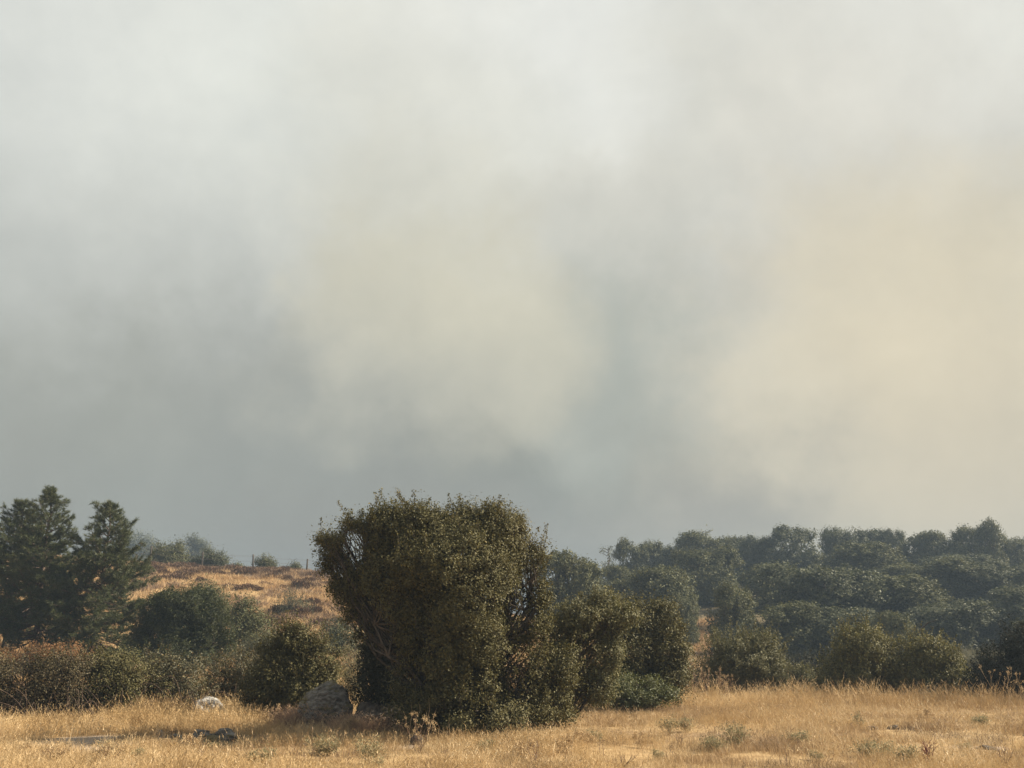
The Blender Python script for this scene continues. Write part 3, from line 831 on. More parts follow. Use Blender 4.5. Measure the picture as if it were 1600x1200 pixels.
# ------------------------------------------------------------------ far oaks: a few kinds, copied
def oak_kind(seed, leaf, kind='round'):
    """unit tree: height 1 (z 0..1), half-width about 0.5, later scaled"""
    rng = np.random.RandomState(seed)
    Hh, W = 6.5, 3.4
    heads = {'round': 1, 'twin': 2, 'broad': 3}[kind]
    lobes = []
    for h_ in range(heads):
        a = rng.uniform(0, 2 * PI) if h_ == 0 else a + 2 * PI / heads + rng.normal(0, .4)
        off = 0 if heads == 1 else W * rng.uniform(.28, .46)
        top = Hh * (rng.uniform(.78, .92) if h_ else .93)
        ww = W * (.80 if heads == 1 else rng.uniform(.54, .66))
        lobes.append((off * math.cos(a), off * math.sin(a), top - ww * .82, ww, ww, ww * .86))
        for i in range(6):                                            # knobs standing out of each head
            b = rng.uniform(0, 2 * PI); e = rng.uniform(.05, 1.2); s = rng.uniform(.12, .24) * W
            d = np.array([math.cos(b) * math.cos(e), math.sin(b) * math.cos(e), math.sin(e)]) * ww * .85
            lobes.append((off * math.cos(a) + d[0], off * math.sin(a) + d[1], top - ww * .82 + d[2], s, s, s * rng.uniform(.7, .95)))
    nl = rng.randint(8, 12)
    for i in range(nl):                                               # skirts drooping towards the ground
        b = i * 2 * PI / nl + rng.normal(0, .35); rr = W * rng.uniform(.42, .72); z = Hh * rng.uniform(.18, .52)
        s = rng.uniform(.22, .42)
        lobes.append((rr * math.cos(b), rr * math.sin(b), z, W * s, W * s, Hh * s * rng.uniform(.45, .65)))
    for i in range(5):
        b = i * 2 * PI / 5 + rng.normal(0, .3); rr = W * rng.uniform(.4, .6)
        lobes.append((rr * math.cos(b), rr * math.sin(b), Hh * .15, W * .36, W * .36, Hh * .15))
    lobes = np.array(lobes)
    P, N, cc = crown(lobes, 2400, 18, 0.30, rng, .60, .30, 0.85, .26, 2.4, floor=0.1)
    t = Tubes(6)
    t.add(wiggle((0, 0, -.4), (rng.normal(0, .2), rng.normal(0, .2), Hh * .5), rng, 5, .03), np.linspace(.2, .1, 5))
    for l in lobes[1:]:
        t.add(wiggle((0, 0, Hh * rng.uniform(.12, .4)), l[:3], rng, 5, .07), np.linspace(.09, .02, 5))
    root = thing('holm_oak', 'x', 'tree', (0, 0, 0), 'oaks of the wooded hillside')
    link('trunk', t.mesh('far_oak_wood', M['bark']), root)
    link('crown', leaves_mesh('far_oak_leaves', P, N, 0.19, 0.62, M[leaf], rng), root)
    return root, Hh, W


kinds = [oak_kind(61, 'oak_far', 'broad'), oak_kind(62, 'oak_far_b', 'round'), oak_kind(63, 'oak_far', 'twin'), oak_kind(64, 'oak_far_b', 'broad'), oak_kind(65, 'oak_far', 'twin'), oak_kind(66, 'oak_far', 'broad'), oak_kind(67, 'oak_far_b', 'twin')]
used = set()
# px, py top, width px, distance, label
WOOD = [
    (888, 862, 105, 72, 'grey-green oak just behind the right shoulder of the largest oak'),
    (925, 900, 60, 84, 'smaller oak at the left foot of the wooded hillside behind the largest oak'),
    (1002, 845, 84, 116, 'leftmost full-crowned oak on the skyline of the wooded hill'),
    (1036, 843, 60, 121, 'second full-crowned oak from the left on the wooded skyline'),
    (1092, 828, 110, 118, 'broad domed oak of the skyline above the tan clearing'),
    (1145, 835, 84, 123, 'skyline oak right of the broad domed oak above the clearing'),
    (1192, 834, 62, 118, 'narrow skyline oak between two broad domed ones'),
    (1250, 823, 112, 115, 'broad flat-topped oak of the skyline above the tall mid-slope oak'),
    (1325, 818, 86, 118, 'tallest oak near the middle of the wooded skyline'),
    (1378, 828, 70, 121, 'skyline oak right of the tallest middle one'),
    (1412, 828, 52, 119, 'small round-topped skyline oak above the twin bushes'),
    (1458, 829, 90, 116, 'skyline oak left of the dip in the ridge'),
    (1506, 846, 60, 120, 'low oak in the dip of the wooded skyline'),
    (1547, 818, 78, 112, 'tall knobbly oak right of the dip in the skyline'),
    (1597, 838, 84, 115, 'last skyline oak, cut by the right edge of the photo'),
    (966, 880, 66, 94, 'shaded oak below the leftmost oak of the wooded skyline'),
    (1108, 857, 115, 97, 'rounded oak below the broad domed oak of the skyline'),
    (1022, 884, 150, 80, 'wide dark oak in the middle of the slope, left of the tan clearing'),
    (1218, 879, 110, 92, 'shaded oak on the slope below the narrow skyline oak'),
    (1278, 873, 180, 79, 'tall mid-slope oak with sunlit drooping right flank'),
    (1345, 850, 150, 104, 'broad oak below the tallest oak of the skyline'),
    (1395, 900, 160, 82, 'broad-crowned oak right of the tall sunlit mid-slope oak'),
    (1462, 878, 165, 93, 'broad mid-slope oak above the bent bare branch'),
    (1508, 862, 130, 105, 'oak on the upper slope below the dip in the skyline'),
    (1572, 876, 160, 91, 'mid-slope oak below the tall knobbly one'),
    (1605, 918, 170, 75, 'mid-slope oak cut by the right edge of the photo'),
    (1150, 916, 90, 68, 'small rounded oak just right of the tan clearing'),
    (1232, 938, 130, 68, 'dark oak low on the slope behind the grey-green bush'),
    (1322, 950, 150, 67, 'dark oak low on the slope behind the taller twin bush'),
    (1402, 953, 80, 61, 'lowest small oak at the foot of the slope, behind the twin bushes'),
    (1500, 936, 160, 73, 'shaded oak at the foot of the slope behind the reeds'),
    (1070, 930, 55, 74, 'small oak at the left border of the tan clearing'),
    (1640, 955, 110, 66, 'low oak just behind the dark bush at the right edge'),
]
rr = random.Random(5)
for i, (px, py, w, Y, lab) in enumerate(WOOD):
    k = i % len(kinds) if i < 7 else rr.randrange(len(kinds))
    root, Hh, W = kinds[k]
    b = at(px, 1000, Y); z0 = h1(b[0], Y) - 0.15; hh = at(px, py, Y)[2] - z0
    wf = rr.uniform(.98, 1.15)
    s = (w * .5 * Y / 1649.0 / W * wf, w * .5 * Y / 1649.0 / W * rr.uniform(1.0, 1.25), hh / (Hh * 0.985))
    loc = (b[0], Y, z0); rz = rr.uniform(0, 2 * PI)
    if k not in used:
        used.add(k)
        root.location = loc; root.rotation_euler = (0, 0, rz); root.scale = s; root['label'] = lab
    else:
        dup(root, loc, rz, s, lab)
# thin half-bare tree on the skyline
rng = np.random.RandomState(77)
b = at(952, 1000, 108); z0 = h1(b[0], 108); hh = at(952, 856, 108)[2] - z0
root = thing('slender_tree', 'slender half-bare tree alone at the left end of the wooded skyline', 'tree', (b[0], 108, z0))
t = Tubes(5)
t.add(wiggle((0, 0, -.2), (.1, 0, hh), rng, 7, .015), np.linspace(.14, .03, 7))
P = []
for i in range(46):
    z = hh * rng.uniform(.35, .98); a = rng.uniform(0, 2 * PI); L = rng.uniform(.5, 1.3) * (1.15 - z / hh * .6)
    e = np.array([math.cos(a) * L, math.sin(a) * L, z + L * .5])
    t.add(wiggle((0, 0, z), e, rng, 4, .06), np.linspace(.035, .012, 4))
    P.append(e + rng.normal(0, .16, (16, 3)))
P = np.concatenate(P)
link('trunk', t.mesh('slender_tree_wood', M['bark']), root)
link('crown', leaves_mesh('slender_tree_leaves', P, unit(rng.normal(0, 1, P.shape)), 0.15, 0.6, M['oak_far_b'], rng), root)

# ------------------------------------------------------------------ heather bushes on the dry hill
def heather_mesh(seed):
    rng = np.random.RandomState(seed)
    n = 1300
    d = unit(rng.normal(0, 1, (n, 3))); d[:, 2] = np.abs(d[:, 2])
    r = rng.uniform(.35, 1.0, n) ** .6 * (1 + .5 * (vnoise(d * 2.5, seed) - .5))
    P = d * r[:, None] * np.array([.62, .62, .46])
    N = unit(np.cross(d, rng.normal(0, 1, d.shape)))
    return leaves_mesh('heather_twigs', P, N, .13, .3, M['heather'], rng, T=d + np.array([0, 0, .6]))


hm = [heather_mesh(s) for s in (81, 82, 83)]
rng = np.random.RandomState(90)
nh = 0
while nh < 270:
    px = rng.uniform(205, 640); Y = rng.uniform(48, 85.5) if rng.random() < .6 else rng.uniform(74, 85.5)
    x = at(px, 1000, Y)[0]
    if fnoise(np.array([x]), np.array([Y]), .16, 71, 2)[0] < .47 and Y < 76:
        continue
    s = rng.uniform(.55, 1.25)
    o = link('heather_bush', hm[nh % 3], None, (x, Y, h1(x, Y) - .05))
    o.rotation_euler = (0, 0, rng.uniform(0, 6.28)); o.scale = (s * rng.uniform(.9, 1.7), s, s * rng.uniform(.7, 1.15))
    band = 'high on the dry hill, close under the fence' if Y > 78 else 'half-way up the dry hill' if Y > 62 else 'low on the dry hill'
    shp = 'wide spreading' if o.scale.x > 1.28 * s else 'compact rounded'
    tag(o, shp + ' purple-brown heather bush ' + band, 'heather', 'heather bushes scattered over the dry hill')
    nh += 1

# ------------------------------------------------------------------ fence on the crest
pts = []
fr = thing('wire_fence', 'wire fence with dark wooden posts along the crest of the dry hill', 'fence', tuple(at(389, 1000, 84.5)[:2]) + (h1(at(389, 1000, 84.5)[0], 84.5),))
base = np.array(fr.location)
rng = np.random.RandomState(12)
tops = []
for px, py in [(140, 853), (225, 853), (307, 862), (389, 866), (474, 873), (559, 884)]:
    Y = 84.5
    x = at(px, 1000, Y)[0]; zb = h1(x, Y); zt = at(px, py, Y)[2]
    t = Tubes(7)
    a = np.array([x, Y, zb - .3]); b_ = np.array([x + rng.normal(0, .04), Y, zt])
    t.add(np.stack([a, (a * .5 + b_ * .5), b_ - (0, 0, .02), b_]) - base, [.075, .07, .065, .02])
    link('post', t.mesh('fence_post', M['post']), fr)
    tops.append((a + (0, 0, .3), b_))
for f in (.35, .62, .9):
    t = Tubes(3)
    for (a, b_), (c_, d_) in zip(tops[:-1], tops[1:]):
        t.add(wiggle(a + (b_ - a) * f, c_ + (d_ - c_) * f, rng, 5, 0.0, -.012) - base, [.009] * 5)
    link('wire', t.mesh('fence_wire', M['wire']), fr)
t = Tubes(6)
p0 = at(203, 884, 80); p0[2] = h1(p0[0], 80) - .2
p1 = at(214, 866, 80)
t.add(np.stack([p0, (p0 + p1) / 2 + (.05, 0, -.12), p1]), [.09, .08, .05])
tag(link('dead_branch', t.mesh('dead_branch', M['post'])), 'dark dead branch leaning on the crest beside the conical pine', 'branch')
t = Tubes(5)
p0 = at(1426, 1010, 28.8)
b = [at(1426, 1030, 28.8), at(1430, 998, 28.8), at(1438, 984, 28.8), at(1450, 973, 28.8), at(1466, 968, 28.8)]
b[0][2] = h1(b[0][0], 28.8)
t.add(np.array(b), [.028, .022, .018, .014, .006])
tag(link('dead_branch', t.mesh('dead_branch', M['post'])), 'thin bare branch bending right above the twin bushes', 'branch')

# ------------------------------------------------------------------ rocks
def rock_mesh(name, seed, dims, mat, cuts=7, rough=.10, strata=0.0, sub=5, shear=0.0):
    import bmesh
    rng = np.random.RandomState(seed)
    bm = bmesh.new()
    bmesh.ops.create_icosphere(bm, subdivisions=sub, radius=1.0)
    me = bpy.data.meshes.new(name)
    bm.to_mesh(me); bm.free()
    v = np.zeros(len(me.vertices) * 3, np.float32); me.vertices.foreach_get('co', v); v = v.reshape(-1, 3).astype(float)
    for _ in range(cuts):                                             # flatten against random planes
        n = unit(rng.normal(0, 1, 3)); n[2] = abs(n[2]) * .8; n = unit(n)
        k = rng.uniform(.55, .88)
        d = v @ n - k
        v -= np.where(d > 0, d * .92, 0)[:, None] * n
    f = sum((vnoise(v * s + seed, 3) - .5) * a for s, a in ((1.6, rough * 1.8), (4, rough * 1.3), (9, rough * .8), (20, rough * .5), (40, rough * .25)))
    v += unit(v) * f[:, None]
    if strata:
        zz = v[:, 2] + v[:, 0] * .18 + (vnoise(v * 3, 6) - .5) * .12
        groove = np.exp(-((np.mod(zz * 3.1, 1) - .5) / .07) ** 2)
        v -= unit(v * [1, 1, .2]) * (groove * strata)[:, None]
    v[:, 2] *= 1 + shear * v[:, 0] * (v[:, 2] > 0)
    v *= np.array(dims)
    me.vertices.foreach_set('co', v.astype(np.float32).ravel())
    me.polygons.foreach_set('use_smooth', np.zeros(len(me.polygons), bool))
    me.materials.append(mat); me.update()
    return me


EXCL = [(at(305, 1000, 17.5)[0], 17.1, 1.25, .55, .75)]


def rock(label, px, py_base, wpx, hpx, Y, mat, seed, cat='rock', name='rock', rz=0, group=None, strata=0, sub=4, rough=.1, sink=.3, depth=.8, shear=0.0, cuts=7):
    x = at(px, 1000, Y)[0]; s = Y / 1649.0
    rx, rz_ = wpx * .5 * s, hpx * s / (2 - sink * 2) 
    o = link(name, rock_mesh(name, seed, (rx, rx * depth, rz_), M[mat], strata=strata, sub=sub, rough=rough, shear=shear, cuts=cuts), None, (x, Y, h1(x, Y) + rz_ * (1 - 2 * sink)))
    o.rotation_euler = (0, R(rz), 0)
    if wpx < 70:
        EXCL.append((x, Y - .40, rx * 1.3 + .05, .62, .97))
    return tag(o, label, cat, group)


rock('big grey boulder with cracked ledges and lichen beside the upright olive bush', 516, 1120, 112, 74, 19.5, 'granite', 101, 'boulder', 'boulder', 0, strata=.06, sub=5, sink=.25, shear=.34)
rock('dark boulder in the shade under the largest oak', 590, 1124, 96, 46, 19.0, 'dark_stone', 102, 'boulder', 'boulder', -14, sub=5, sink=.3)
rock('pale whitish rock sticking out of the tall golden grass', 334, 1135, 60, 34, 21.8, 'pale_granite', 113, 'rock', 'rock', 6, sub=5, sink=.25)
SR = 'small dark rocks on the earth bank'
rock('small pointed dark rock at the left end of the earth bank', 263, 1160, 15, 22, 17.2, 'granite', 104, group=SR, sub=4, rough=.2, cuts=11, depth=1.0)
rock('broad dark rock in the middle of the earth bank, below the pale rock', 326, 1160, 32, 17, 17.2, 'granite', 105, group=SR, sub=4, rough=.2, cuts=11, depth=1.0)
rock('low dark rock just right of the broad one on the bank', 343, 1162, 20, 13, 17.4, 'granite', 106, group=SR, sub=4, rough=.2, cuts=11, depth=1.0)
rock('squarish dark rock at the right end of the bank rocks', 364, 1163, 32, 15, 17.1, 'granite', 107, group=SR, sub=4, rough=.2, cuts=11, depth=1.0)
rock('flat grey-brown rock left of the broad dark rock', 288, 1164, 40, 14, 17.3, 'granite', 108, group=SR, sub=4, rough=.2, cuts=11, depth=1.0)
rock('dark stump-like rock at the shadow edge before the largest oak', 655, 1152, 22, 16, 17.1, 'dark_stone', 109, 'rock', 'rock', sub=3)
for i, (px, py, w, h_, lab) in enumerate([(1352, 1142, 20, 7, 'black earth clod left of its twin in the right field'), (1382, 1142, 18, 7, 'black earth clod right of its twin in the right field'),
                                         (1522, 1170, 34, 6, 'flat dark green-black clod low in the right field'), (1594, 1152, 26, 9, 'dark earth clod cut by the right edge of the photo')]):
    d = px_dir(px, py); Y = -EYE / d[2] * d[1]
    rock(lab, px, py, w, h_, Y, 'dark_stone', 120 + i, 'clod', 'earth_clod', sub=3, rough=.3, group='dark earth clods in the field')


# ------------------------------------------------------------------ grasses (geometry-node scatter of tuft meshes)
def tuft(name, n, hmin, hmax, spread, width, bend, mat, seed, heads=0, head_len=.1, lean=.25, head_w=.008):
    rng = np.random.RandomState(seed)
    V, T = [], []
    c = 0
    for i in range(n):
        b = np.array([rng.normal(0, spread), rng.normal(0, spread), -.02])
        h = rng.uniform(hmin, hmax)
        a = rng.uniform(0, 2 * PI)
        d = np.array([math.cos(a), math.sin(a), 0])
        ln = abs(rng.normal(0, lean)) * h; bd = rng.uniform(.2, 1.0) * bend * h
        w = width * rng.uniform(.6, 1.3)
        s_ = np.array([-d[1], d[0], 0])
        aa = rng.uniform(0, PI); s_ = np.array([math.cos(aa), math.sin(aa), 0])
        p1 = b + np.array([0, 0, h * .55]) + d * ln * .45
        p2 = b + np.array([0, 0, h * (1 - .25 * bend)]) + d * (ln + bd)
        V += [b - s_ * w, b + s_ * w, p1 - s_ * w * .8, p1 + s_ * w * .8, p2]
        T += [(c, c + 1, c + 3), (c, c + 3, c + 2), (c + 2, c + 3, c + 4)]
        c += 5
        if i < heads:
            dirn = unit(p2 - p1)
            for k in range(7):
                t = k / 7.0
                q0 = p2 - dirn * head_len * (.9 - t)
                sd_ = unit(np.cross(dirn, rng.normal(0, 1, 3)))
                ww = head_w * (1 - .6 * t) * rng.uniform(.8, 1.5)
                V += [q0 - sd_ * .002, q0 + sd_ * ww * 1.6 + dirn * .012, q0 + dirn * .035 + sd_ * ww * .7]
                T += [(c, c + 1, c + 2)]
                c += 3
    return bpy.data.objects.new(name, make_mesh(name, np.array(V), None, np.array(T), [mat]))


def scatter(name, x, y, protos, scale, rng, label=None, tilt=.12, zoff=0.0, squash=None, field=False):
    if field:
        k = np.ones(len(x), bool)
        for ex, ey, ax, ay, pr in EXCL:
            k &= ~((((x - ex) / ax) ** 2 + ((y - ey) / ay) ** 2 < 1) & (rng.random(len(x)) < pr))
        x, y, scale = x[k], y[k], scale[k]
    z = H(x, y) + zoff
    n = len(x)
    me = make_mesh(name, np.stack([x, y, z], -1))
    a = me.attributes.new('rot', 'FLOAT_VECTOR', 'POINT')
    a.data.foreach_set('vector', np.stack([rng.normal(0, tilt, n), rng.normal(0, tilt, n), rng.uniform(0, 6.283, n)], -1).astype(np.float32).ravel())
    a = me.attributes.new('scl', 'FLOAT_VECTOR', 'POINT')
    a.data.foreach_set('vector', np.stack([scale, scale, scale * (rng.uniform(.8, 1.2, n) if squash is None else squash)], -1).astype(np.float32).ravel())
    a = me.attributes.new('pick', 'INT', 'POINT')
    a.data.foreach_set('value', rng.randint(0, len(protos), n).astype(np.int32))
    ng = bpy.data.node_groups.new(name + '_scatter', 'GeometryNodeTree')
    ng.interface.new_socket('Geometry', in_out='INPUT', socket_type='NodeSocketGeometry')
    ng.interface.new_socket('Geometry', in_out='OUTPUT', socket_type='NodeSocketGeometry')
    N = ng.nodes
    gi = N.new('NodeGroupInput'); go = N.new('NodeGroupOutput')
    iop = N.new('GeometryNodeInstanceOnPoints')
    jn = N.new('GeometryNodeJoinGeometry')
    for p in reversed(protos):
        oi = N.new('GeometryNodeObjectInfo'); oi.inputs['Object'].default_value = p; oi.inputs['As Instance'].default_value = False
        g2i = N.new('GeometryNodeGeometryToInstance')
        ng.links.new(oi.outputs['Geometry'], g2i.inputs[0]); ng.links.new(g2i.outputs[0], jn.inputs[0])
    def attr(nm, ty):
        nd = N.new('GeometryNodeInputNamedAttribute'); nd.data_type = ty; nd.inputs[0].default_value = nm
        return nd.outputs[0]
    ng.links.new(gi.outputs[0], iop.inputs['Points'])
    ng.links.new(jn.outputs[0], iop.inputs['Instance'])
    iop.inputs['Pick Instance'].default_value = True
    ng.links.new(attr('pick', 'INT'), iop.inputs['Instance Index'])
    ng.links.new(attr('rot', 'FLOAT_VECTOR'), iop.inputs['Rotation'])
    ng.links.new(attr('scl', 'FLOAT_VECTOR'), iop.inputs['Scale'])
    ng.links.new(iop.outputs[0], go.inputs[0])
    o = link(name, me)
    md = o.modifiers.new('scatter', 'NODES'); md.node_group = ng
    for p in protos[:1]:
        me.materials.append(p.data.materials[0])
    return tag(o, label, kind='stuff')


# footprints of shrubs where grass is thin or absent are simply hidden by foliage
rng = np.random.RandomState(200)
# short stubble over the near field
n = 62000
y = 10.5 + (rng.random(n) ** 0.8) * 24
x = rng.uniform(-.62, .62, n) * (y + 2)
den = fnoise(x, y, .55, 41, 3) * .6 + fnoise(x, y, 2.1, 43, 2) * .4
bm_ = bare_mask(x, y)
keep = (rng.random(n) < .05 + 1.1 * sstep(.43, .59, den)) & (rng.random(n) > bm_ * .93)
x, y, den = x[keep], y[keep], den[keep]
short = [tuft('stubble_tuft', 26, .04, .17, .085, .0019, .45, M['straw_short'], s) for s in (1, 2, 3, 4)]
scatter('stubble_grass', x, y, short, rng.uniform(.7, 1.25, len(x)) * (.6 + .9 * den), rng, 'short dry golden stubble covering the near field', .2, field=True)
# taller golden drifts
n = 26000
y = 11 + rng.random(n) * 22
x = rng.uniform(-.62, .62, n) * (y + 2)
den = fnoise(x, y, .38, 47, 3)
left = sstep(-1.0, -5.0, x) * .14
keep = (den + left > .52) & (bare_mask(x, y) < .4)
x, y, den = x[keep], y[keep], den[keep]
mid = [tuft('golden_tuft', 30, .10, .32, .085, .0017, .35, M['straw'], s, heads=6, head_len=.06, head_w=.0035) for s in (5, 6, 7)]
scatter('golden_grass', x, y, mid, rng.uniform(.6, 1.1, len(x)) * (.35 + .9 * den), rng, 'taller golden dry grass in drifts over the field', field=True)
stalkp = [tuft('coarse_tuft', 5, .14, .40, .05, .0032, .3, M['coarse'], s, heads=4, head_len=.07, head_w=.006, lean=.45) for s in (31, 32, 33)]
n = 5200
y = 11 + rng.random(n) ** .9 * 19
x = rng.uniform(-.62, .62, n) * (y + 2)
keep = fnoise(x, y, .7, 97, 3) > .46
x, y = x[keep], y[keep]
scatter('coarse_stalks', x, y, stalkp, rng.uniform(.6, 1.15, len(x)), rng, 'coarse single dry stalks standing out of the stubble', .25, field=True)
# flattened dead mats and dark weed patches between the drifts
n = 20000
y = 11 + rng.random(n) ** .8 * 20
x = rng.uniform(-.62, .62, n) * (y + 2)
den = fnoise(x, y, .8, 83, 3) * .65 + fnoise(x, y, 2.8, 85, 2) * .35
keep = den > .565
x, y = x[keep], y[keep]
matp = [tuft('dead_mat_tuft', 30, .03, .10, .10, .0022, .8, M['mat'], s, lean=.7) for s in (21, 22)]
scatter('dead_mat_grass', x, y, matp, rng.uniform(.8, 1.4, len(x)), rng, 'flattened brown dead grass in patches over the field', .3)
# tall seeding grass along the bushes on the right
tall = [tuft('seeding_tuft', 24, .28, .66, .10, .0022, .25, M['straw'], s, heads=13, head_len=.15) for s in (8, 9, 10)]
n = 7000
y = rng.uniform(23.5, 30.5, n); x = rng.uniform(1.2, 18.5, n)
den = fnoise(x, y, .5, 52, 2)
keep = (rng.random(n) < sstep(23.5, 27, y) * (.5 + den)) & (x / y > .06)
x, y = x[keep], y[keep]
n_r = len(x)
# and round the pale rock at the left
x2 = rng.uniform(-7.6, -4.6, 1000); y2 = rng.uniform(19.3, 24.0, 1000)
x3 = rng.uniform(-13, -5.2, 1500); y3 = rng.uniform(18.6, 20.6, 1500)
k3 = rng.random(1500) < .55
x4 = rng.uniform(-4.2, 2.6, 1100); y4 = rng.uniform(16.2, 18.8, 1100); k4 = rng.random(1100) < .45
x = np.concatenate([x, x2, x3[k3], x4[k4]]); y = np.concatenate([y, y2, y3[k3], y4[k4]])
sc = rng.uniform(.5, .95, len(x)); sc[:n_r] *= np.where(rng.random(n_r) < .22, rng.uniform(.95, 1.25, n_r), .55); sc[-int(k4.sum()):] *= .5; sc[-int(k4.sum()) - int(k3.sum()):-int(k4.sum())] *= .75
keep = ~((np.abs(x + 6.05) < .40) & (y > 19.6) & (y < 22.2) & (rng.random(len(x)) < .8))
scatter('seeding_grass', x[keep], y[keep], tall, sc[keep], rng, 'tall golden seeding grass along the bushes and round the pale rock', .1, field=True)
# russet-pink tussock grass in front of the boulders
rs = [tuft('russet_tuft', 32, .30, .62, .10, .0024, .4, M['straw_red'], s, heads=6, head_len=.10, lean=.4) for s in (11, 12)]
x = np.concatenate([rng.uniform(-4.15, -3.0, 190), rng.uniform(-3.2, -1.2, 240)]); y = np.concatenate([rng.uniform(18.9, 20.1, 190), rng.uniform(18.3, 19.3, 240)])
scatter('russet_grass', x, y, rs, np.concatenate([rng.uniform(.6, 1.0, 190), rng.uniform(.35, .7, 240)]), rng, 'pinkish brown tussock grass in front of the boulders', .12)
# dry grass on the hill and in the hollow behind the field
hillp = [tuft('hill_tuft', 22, .18, .48, .22, .012, .6, M['straw_hill'], s, heads=0) for s in (13, 14, 15)]
n = 30000
y = 31 + rng.random(n) ** .75 * 58
px = rng.uniform(-120, 1010, n); x = (px - 800) / 1649.0 * y
den = fnoise(x, y, .35, 57, 3)
keep = rng.random(n) < .25 + 1.2 * sstep(.36, .58, den)
x, y = x[keep], y[keep]
scatter('hill_grass', x, y, hillp, rng.uniform(.55, 1.15, len(x)), rng, 'dry orange-gold grass covering the left hill')
n = 12000
y = 44 + rng.random(n) ** .7 * 42
px = rng.uniform(150, 900, n); x = (px - 800) / 1649.0 * y
den = fnoise(x, y, .22, 91, 3) * .6 + fnoise(x, y, .7, 93, 2) * .4 + .07 * sstep(74, 84, y)
keep = den > .55
x, y = x[keep], y[keep]
scrubp = [tuft('scrub_tuft', 26, .15, .45, .22, .012, .4, M['scrub'], s, lean=.5) for s in (23, 24)]
scatter('dead_scrub', x, y, scrubp, rng.uniform(.6, 1.2, len(x)), rng, 'brownish dead scrub blending into the grass of the left hill')
n = 2600
y = rng.uniform(33, 86, n); px = rng.uniform(1050, 1135, n); x = (px - 800) / 1649.0 * y
scatter('clearing_grass', x, y, hillp, rng.uniform(.8, 1.5, n), rng, 'tan dry grass in the clearing of the wooded slope')
reedp = [tuft('reed_tuft', 20, .5, 1.3, .25, .016, .3, M['reed'], s) for s in (16, 17)]
n = 900
y = rng.uniform(52, 58, n); px = rng.uniform(1475, 1660, n); x = (px - 800) / 1649.0 * y
scatter('reeds', x, y, reedp, rng.uniform(.5, 1.15, n), rng, 'grey-green reeds at the foot of the wooded slope')


# ------------------------------------------------------------------ weeds and stalks of the near field
def weed(label, px, py, hpx, wpx, mat, seed, stems=7, leafm=None, name='dry_weed', cat='weed', group=None, Y=None, fork=3, heads=None, thick=.004):
    rng = np.random.RandomState(seed)
    if Y is None:
        d = px_dir(px, py); Y = -EYE / d[2] * d[1]
    x = at(px, 1000, Y)[0]; s = Y / 1649.0
    h, w = hpx * s, wpx * s * .5
    root = thing(name, label, cat, (x, Y, h1(x, Y)), group)
    t = Tubes(4)
    tips = []
    for i in range(stems):
        a = rng.uniform(0, 2 * PI); rr_ = w * math.sqrt(rng.random())
        e = np.array([math.cos(a) * rr_, math.sin(a) * rr_, h * rng.uniform(.65, 1.0)])
        b0 = np.array([rng.normal(0, .02), rng.normal(0, .02), -.02])
        p = wiggle(b0, e, rng, 6, .05)
        t.add(p, np.linspace(thick, thick * .4, 6))
        tips.append(e)
        for k in range(fork):
            st = p[rng.randint(2, 5)]
            d_ = unit(unit(e - b0) + rng.normal(0, .55, 3))
            ee = st + d_ * h * rng.uniform(.15, .4)
            t.add(wiggle(st, ee, rng, 4, .07), np.linspace(thick * .6, thick * .3, 4))
            tips.append(ee)
    link('stem', t.mesh('weed_stems', M[mat]), root)
    tips = np.array(tips)
    if leafm:
        per = 14
        P = np.repeat(tips * rng.uniform(.6, 1.0, (len(tips), 1)), per, 0) + rng.normal(0, .035, (len(tips) * per, 3))
        P[:, 2] = np.maximum(P[:, 2], .01)
        link('leaves', leaves_mesh('weed_leaves', P, unit(rng.normal(0, 1, P.shape)), .034, .4, M[leafm], rng), root)
    if heads:
        per = 16
        P = np.repeat(tips, per, 0) + rng.normal(0, heads, (len(tips) * per, 3))
        link('seed_head', leaves_mesh('weed_heads', P, unit(rng.normal(0, 1, P.shape)), .022, .5, M['seed'], rng), root)
    return root


weed('tall dead branching weed rising before the shaded foot of the largest oak', 658, 1178, 62, 60, 'dead', 301, 7, heads=.015)
weed('dead spiky weed at the bottom edge below the russet tussock', 486, 1196, 40, 46, 'dead', 302, 7, fork=4)
weed('dark dead weed cut by the bottom edge, right of the spiky one', 545, 1199, 34, 40, 'dead', 303, 6, fork=4)
weed('yellowish bushy weed at the bottom edge below the boulders', 590, 1190, 42, 70, 'dead_pale', 304, 14, 'weed_leaf')
weed('pale leafy weed in the stubble below the earth bank', 505, 1178, 30, 60, 'dead_pale', 305, 12, 'weed_leaf')
weed('grey-green leafy weed left of its larger twin in the right field', 1040, 1150, 30, 40, 'dead_pale', 306, 10, 'weed_leaf')
weed('largest grey-green leafy weed in the middle of the right field', 1142, 1172, 40, 46, 'dead_pale', 307, 16, 'weed_leaf')
weed('low spreading weed beside the largest grey-green one', 1112, 1174, 22, 54, 'dead_pale', 308, 14, 'weed_leaf')
weed('dark dead weed at the bottom edge of the field, left of the bent stalk', 836, 1200, 42, 34, 'dead', 309, 6)
weed('small dark weed low in the field right of the branching weed', 815, 1186, 16, 20, 'dead', 310, 6)
weed('single bent brown stalk in the middle of the field', 938, 1184, 30, 12, 'dead', 311, 2, fork=2)
weed('low brown dead weed on the bottom edge in the middle of the field', 965, 1200, 22, 60, 'dead', 312, 16)
weed('thin upright dead stalk at the bottom edge of the right field', 1217, 1200, 36, 8, 'dead', 313, 2, fork=2)
weed('thin forked weed just above the thin upright stalk', 1231, 1172, 24, 16, 'dead', 314, 4)
weed('red-brown branching dead weed at the bottom edge of the right field', 1432, 1199, 40, 42, 'dead_red', 315, 12, fork=4, thick=.005)
